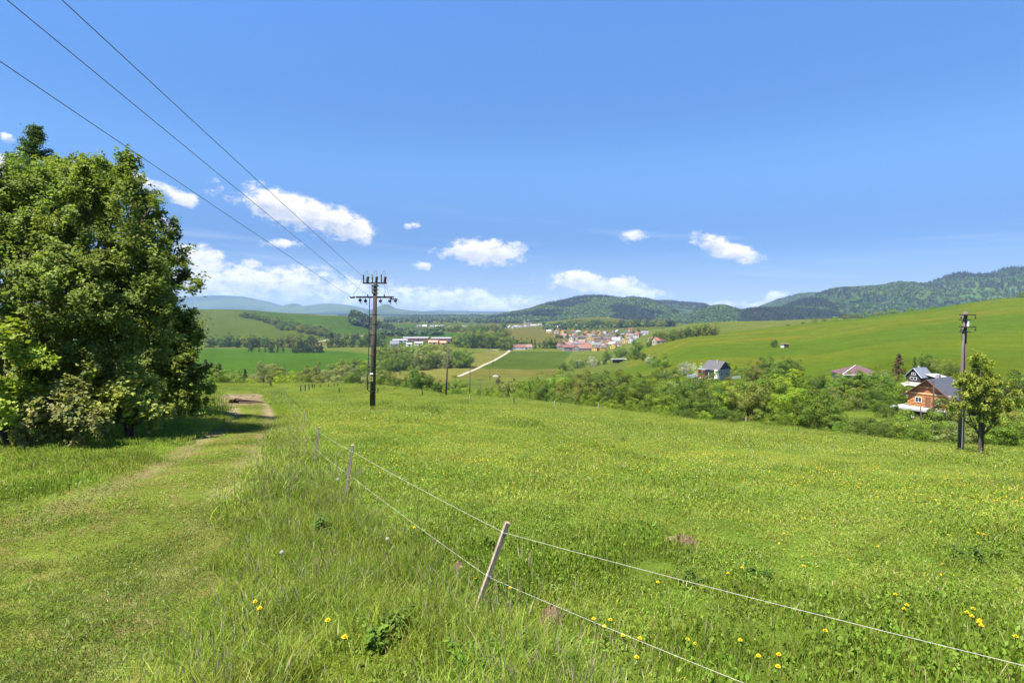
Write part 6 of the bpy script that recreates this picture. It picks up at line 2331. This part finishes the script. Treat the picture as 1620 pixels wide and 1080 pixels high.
post(946, 638, 650, 'pale fence post in the middle before the thicket', 0.09, 'old_wood', 'pale fence posts before the thicket', 0.05)
post(1014, 642, 654, 'pale fence post below the farm house side of the thicket', 0.09, 'old_wood', 'pale fence posts before the thicket')
post(1180, 659, 668.5, 'short pale stump post near the right end of the thicket', 0.10, 'old_wood', 'pale fence posts before the thicket')
post(743, 622, 637, 'thin pale stake beside the second line pole', 0.045, 'old_wood', None)
post(428.5, 602.5, 612.5, 'thick dark post at the track end against the bushes', 0.16, 'post_wood', None)


def stake(pt, pb, w, label, D=None, mat='old_wood'):
    b = hit(*pb, 0, 120)
    t = at(pt[0], pt[1], b.y - 0.05)
    d = t - b
    L = d.length
    e = empty('fence_stake', tuple(b))
    tag(e, label, 'fence stake', 'stakes of the string fence')
    rot = d.to_track_quat('Z', 'Y').to_matrix()
    rz = Matrix.Rotation(0.5, 3, 'Z')
    m = MB()
    Mx = rot @ rz
    m.box(Vector((0, 0, 0)) + d * 0.5, (w, w, L), M=Mx)
    # pointed foot in the soil
    o = m.build('wood_stake', M[mat], e)
    q = MB()
    for k in (0.89, 0.42):
        q.box(d * k, (w * 1.12, w * 1.12, w * 0.22), M=Mx)
    q.build('string_clip', M['string'], e)
    return b, t


st = []
st.append(stake((803, 826), (752, 968), 0.036, 'pale square fence stake leaning far right, biggest and nearest'))
st.append(stake((557.5, 703.5), (546, 797), 0.040, 'weathered fence stake leaning a little, second along the string'))
st.append(stake((505.5, 675), (496, 738), 0.040, 'grey fence stake leaning over the long grass, third along the string'))
st.append(stake((481.5, 651), (478.5, 692), 0.036, 'thin upright fence stake, fourth along the string'))
st.append(stake((461, 629), (462, 651), 0.036, 'thin dark fence stake, fifth along the string'))
st.append(stake((452, 624), (453, 637), 0.036, 'tiny fence stake, sixth along the string'))
st.append(stake((445, 611.5), (445, 623), 0.045, 'tiny pale fence stake, last one near the track end'))


def fence_strings():
    def P(i, k):
        b, t = st[i]
        return b + (t - b) * k
    up = [P(6, .9), P(5, .9), P(4, .88), P(3, .88), P(2, .88), P(1, .90), P(0, .89)]
    lo = [P(4, .42), P(3, .42), P(2, .44), P(1, .5), P(0, .40)]
    # next stake is out of the picture to the right
    up.append(at(1640, 1057, 2.55))
    lo.append(at(1185, 1083, 2.95))
    lo.append(at(1450, 1190, 2.3))
    up.append(at(1900, 1122, 2.1))
    for L, lab in ((up, 'upper pale electric fence string running from the stakes to the lower right edge'), (lo, 'lower pale electric fence string leaving at the bottom edge')):
        Q = []
        for a, b in zip(L[:-1], L[1:]):
            n = 10
            sag = (b - a).length * 0.004
            for k in range(n):
                t = k / n
                p = a.lerp(b, t)
                p.z -= sag * 4 * t * (1 - t)
                Q.append(p)
        Q.append(L[-1])
        o = MB().tube(Q, 0.0013, 5).build('fence_string', M['string'])
        tag(o, lab, 'fence string', 'strings of the electric fence')


fence_strings()


# ------------------------------------------------------------------ bare earth
def molehill(px, py, w, h, label, group='bare earth patches in the pasture', flat=0.0):
    b = hit(px, py, 0, 60)
    g = np.random.default_rng(int(px))
    n, k = 28, 7
    V, F = [], []
    for j in range(k + 1):
        t = j / k
        for i in range(n):
            a = 6.283 * i / n
            r_ = w * t * (1 + 0.28 * math.sin(a * 2 + px) + 0.16 * math.sin(a * 5 + 1))
            x, y = math.cos(a) * r_, math.sin(a) * r_ * 0.9
            z = H(b.x + x, b.y + y) - b.z + h * (math.cos(t * math.pi) * 0.5 + 0.5) + g.normal() * h * 0.10 * (t < 0.95) + 0.012 - 0.05 * (t > 0.9)
            V.append((x, y, z))
    for j in range(k):
        for i in range(n):
            F.append((j * n + i, j * n + (i + 1) % n, (j + 1) * n + (i + 1) % n, (j + 1) * n + i))
    me_ = bpy.data.meshes.new('molehill')
    me_.from_pydata(V, [], F)
    me_.update()
    o = link_mesh('molehill', me_, None, M['soil'])
    o.location = b
    tag(o, label, 'molehill', group)


molehill(678, 868, 0.17, 0.09, 'flat molehill of brown soil under the upper string, left of the leaning stake')
molehill(727, 903, 0.13, 0.08, 'small molehill of brown soil touching the lower string by the leaning stake')
molehill(872, 978, 0.16, 0.09, 'brown molehill under the lower string, right of the leaning stake')
molehill(1076, 858, 0.20, 0.08, 'pale brown molehill alone in the middle of the pasture')
molehill(985, 738, 0.30, 0.08, 'small far molehill in the pasture behind the stakes')


def earth_bank():
    # step in the track: bare trodden top, shaded hollow under its lip
    A, B = hit(330, 637, 0, 110), hit(400, 636, 0, 110)
    y0 = 0.5 * (A.y + B.y)
    V, F = [], []
    n = 28
    rows = ((-0.3, -0.05), (0.2, 0.0), (0.75, 0.02), (0.8, 0.22), (0.0, 0.24), (-0.08, 0.36), (0.4, 0.42), (2.2, 0.34), (5.0, 0.20), (9.0, -0.12))
    for i in range(n + 1):
        t = i / n
        x = (A.x - 0.6) + (B.x - A.x + 1.2) * t
        k = math.sin(math.pi * t) ** 0.6
        for dy, dz in rows:
            y = y0 + dy + 0.3 * math.sin(t * 7) * 0.4 + (0.12 * math.sin(t * 23))
            V.append((x + 0.10 * math.sin(t * 31), y, H(x, y) + dz * k - 0.06 * (1 - k) - 0.02))
    m = len(rows)
    for i in range(n):
        for j in range(m - 1):
            a = i * m + j
            F.append((a, a + m, a + m + 1, a + 1))
    me_ = bpy.data.meshes.new('earth_bank')
    me_.from_pydata(V, [], F)
    me_.update()
    o = link_mesh('earth_bank', me_, None, M['soil'])
    tag(o, 'bare earth step with a dark hollow across the far end of the track', 'earth bank')


earth_bank()


# ------------------------------------------------------------------ single flowers and weeds close by
def dandelion(px, py, dmax, r, h, label, group='dandelions in the near pasture', clock=False):
    b = hit(px, py + h * 90, 0, 60)
    e = empty('dandelion', tuple(b), random.random() * 6)
    tag(e, label, 'dandelion', group)
    g = random.Random(int(px * 7 + py))
    tp = Vector((g.uniform(-0.03, 0.03), g.uniform(-0.03, 0.03), h))
    MB().tube([(0, 0, -0.03), tuple(tp * 0.5 + Vector((0.005, 0, 0))), tuple(tp)], 0.0028, 5).build('stem', M['stem'], e)
    m = MB()
    if clock:
        k = 60
        for i in range(k):
            z = 1 - 2 * (i + 0.5) / k
            a = i * 2.39996
            d = Vector((math.cos(a) * math.sqrt(1 - z * z), math.sin(a) * math.sqrt(1 - z * z), z))
            p = tp + Vector((0, 0, r)) + d * r
            u = d.orthogonal().normalized()
            v = d.cross(u)
            c0 = tp + Vector((0, 0, r))
            m.add([c0 + d * r * 0.15, c0 + d * r * 0.15 + u * 0.0006, p], [(0, 1, 2)])
            s = r * 0.26
            m.add([p + u * s, p + v * s, p - u * s, p - v * s], [(0, 1, 2, 3)])
        m.build('seed_head', M['fluff'], e)
    else:
        for layer, (n, rr, up) in enumerate(((16, 1.0, 0.15), (13, 0.75, 0.4), (9, 0.45, 0.8))):
            for i in range(n):
                a = 6.283 * i / n + layer * 0.3 + g.uniform(-0.08, 0.08)
                d = Vector((math.cos(a), math.sin(a), 0))
                w = Vector((-d.y, d.x, 0)) * r * 0.16
                z = Vector((0, 0, r * up))
                m.add([tp, tp + d * r * rr * 0.6 + z * 0.6 + w, tp + d * r * rr + z, tp + d * r * rr * 0.6 + z * 0.6 - w], [(0, 1, 2, 3)])
        m.build('flower_head', M['petal'], e)
        MB().lathe(tp + Vector((0, 0, -0.012)), [(0.003, 0), (0.007, 0.006), (0.006, 0.014)], 7).build('calyx', M['stem'], e)


DAND = [(1100, 1036, 'the biggest bloom, low between the string and bottom edge'), (1171, 1034, 'second bloom right of the biggest one near the bottom'),
        (1195, 1051, 'bloom closest to the bottom edge right of the big ones'), (990, 1023, 'first of two small blooms under the lower string'), (1013, 1023, 'second of two small blooms under the lower string'),
        (956, 1008, 'bloom just above the bottom, under the lower string'), (960, 996, 'upper bloom of the pair near the lower string'), (938, 994, 'left bloom of the pair near the lower string'),
        (807, 941, 'bloom right of the leaning stake foot'), (753, 921, 'bloom left of the leaning stake, below the string'), (1046, 931, 'bloom alone between the two strings'),
        (1150, 914, 'left bloom of the pair above the upper string'), (1175, 905, 'right bloom of the pair above the upper string'), (1083, 1026, 'small faint bloom left of the biggest one'),
        (1016, 1061, 'small bloom at the bottom edge, centre'), (1231, 1077, 'bloom cut by the bottom edge'), (1234, 1054, 'bloom just above the one cut by the bottom edge'),
        (1298, 1011, 'bloom under the upper string, alone'), (1418, 951, 'flat bloom alone above the upper string'), (1438, 974, 'small bloom right of the flat one'), (1426, 977, 'small dim bloom beneath the flat one'),
        (1530, 985, 'left bloom of the bright cluster'), (1541, 979, 'top bloom of the bright cluster'), (1541, 990, 'middle bloom of the bright cluster'), (1552, 997, 'right bloom of the bright cluster'),
        (1549, 1003, 'lower bloom of the bright cluster'), (1554, 1008, 'lowest bloom of the bright cluster'), (1605, 1023, 'bloom close to the right edge'), (1276, 904, 'pale bloom in the middle of the right pasture'),
        (1385, 872, 'distant bloom above the middle of the right pasture'), (1240, 849, 'distant bloom left in the right pasture'), (1274, 823, 'more distant bloom in the right pasture'),
        (1543, 848, 'left bloom of the distant pair by the edge'), (1554, 851, 'right bloom of the distant pair by the edge'), (69, 0, '')]
DAND = DAND[:-1]
for px, py, lab in DAND:
    dandelion(px, py, 60, 0.0175, 0.13, 'yellow dandelion, ' + lab)
for px, py, lab in ((404, 982, 'yellow dandelion in the long grass, left one of a group'), (411, 990, 'yellow dandelion in the long grass, right one of a group'),
                    (518, 1008, 'yellow dandelion in the long grass, above the orange one'), (549, 1038, 'orange yellow dandelion lowest in the long grass'),
                    (653, 845, 'pale yellow dandelion in the grass left of the molehills')):
    dandelion(px, py, 60, 0.022, 0.24, lab, 'dandelions in the long grass')
for px, py, lab in ((613, 877, 'white dandelion clock standing highest in the long grass, centre'), (535, 767, 'white dandelion clock beside the second stake'), (444, 902, 'pale dandelion clock low in the long grass')):
    dandelion(px, py, 60, 0.021, 0.34, lab, 'dandelion clocks in the long grass', True)


def weed(px, py, n, size, h, colr, label, group='leafy weeds in the grass', seed=1):
    b = hit(px, py, 0, 80)
    g = np.random.default_rng(seed)
    e = empty('weed_plant', tuple(b))
    tag(e, label, 'weed', group)
    ns = max(5, n // 26)
    a = g.random(ns) * 6.28
    ln = g.random(ns) * size
    tips = np.stack([np.cos(a) * ln, np.sin(a) * ln, h * (0.55 + 0.45 * g.random(ns))], 1)
    ii = g.integers(0, ns, n)
    u = 0.15 + 0.85 * g.random(n)
    la = g.random(n) * 6.28
    ls = h * 0.20 * (1.25 - 0.8 * u) + 0.012
    outv = np.stack([np.cos(la), np.sin(la), g.normal(size=n) * 0.25 - 0.1], 1)
    p = tips[ii] * u[:, None] + outv * ls[:, None] * 0.8
    axis = unit(outv)
    sidev = unit(np.cross(axis, np.array((0, 0, 1.0)) + g.normal(size=(n, 3)) * 0.25))
    v, f, t = quads_from(p, sidev * (ls * 0.34)[:, None], axis * (ls * 0.85)[:, None], tints(n, g, 0.16, 0.04))
    c = link_mesh('leaves', np_mesh('leaves', v, f, False, t), e, M['leaf'])
    c.color = (*colr, 1)
    m = MB()
    for k in range(ns):
        m.tube([(0, 0, -0.03), tuple(tips[k] * 0.5 + np.array((0, 0, 0.04 * h))), tuple(tips[k])], [0.004, 0.003, 0.0015], 4, False)
    m.build('stem', M['stem'], e)


weed(628, 1010, 300, 0.18, 0.24, (0.120, 0.190, 0.024), 'clump of dark nettles in the long grass at the bottom centre', seed=1)
weed(590, 1030, 200, 0.15, 0.20, (0.125, 0.195, 0.024), 'second nettle clump, left of the dark one at the bottom', seed=2)
weed(770, 1072, 420, 0.30, 0.22, (0.125, 0.205, 0.020), 'bright broad leafed weed clump at the bottom edge', seed=3)
weed(860, 1060, 300, 0.26, 0.20, (0.105, 0.180, 0.020), 'broad leafed weed clump right of the bright one at the bottom', seed=4)
weed(505, 862, 120, 0.08, 0.40, (0.090, 0.145, 0.022), 'tall dock plant in the long grass left of the stakes', seed=5)
weed(1548, 888, 260, 0.30, 0.16, (0.075, 0.125, 0.018), 'dark low weed patch near the right edge of the pasture', seed=6)
weed(690, 657, 520, 0.9, 0.55, (0.095, 0.150, 0.022), 'dark rank tussock in the pasture right of the concrete pole', seed=7)
weed(775, 870, 200, 0.2, 0.16, (0.080, 0.135, 0.018), 'dark leafy weed beside the leaning stake', seed=8)
weed(1190, 912, 220, 0.22, 0.14, (0.085, 0.140, 0.018), 'low dark weed right of the paired dandelions', seed=9)
weed(1085, 925, 200, 0.25, 0.12, (0.085, 0.140, 0.018), 'low dark weed touching the upper string', seed=10)
weed(820, 732, 300, 0.45, 0.22, (0.105, 0.160, 0.022), 'rough green tussock in the mid pasture above the stake', seed=11)
weed(985, 700, 260, 0.5, 0.25, (0.105, 0.160, 0.022), 'far rough tussock in the pasture below the thicket', seed=12)
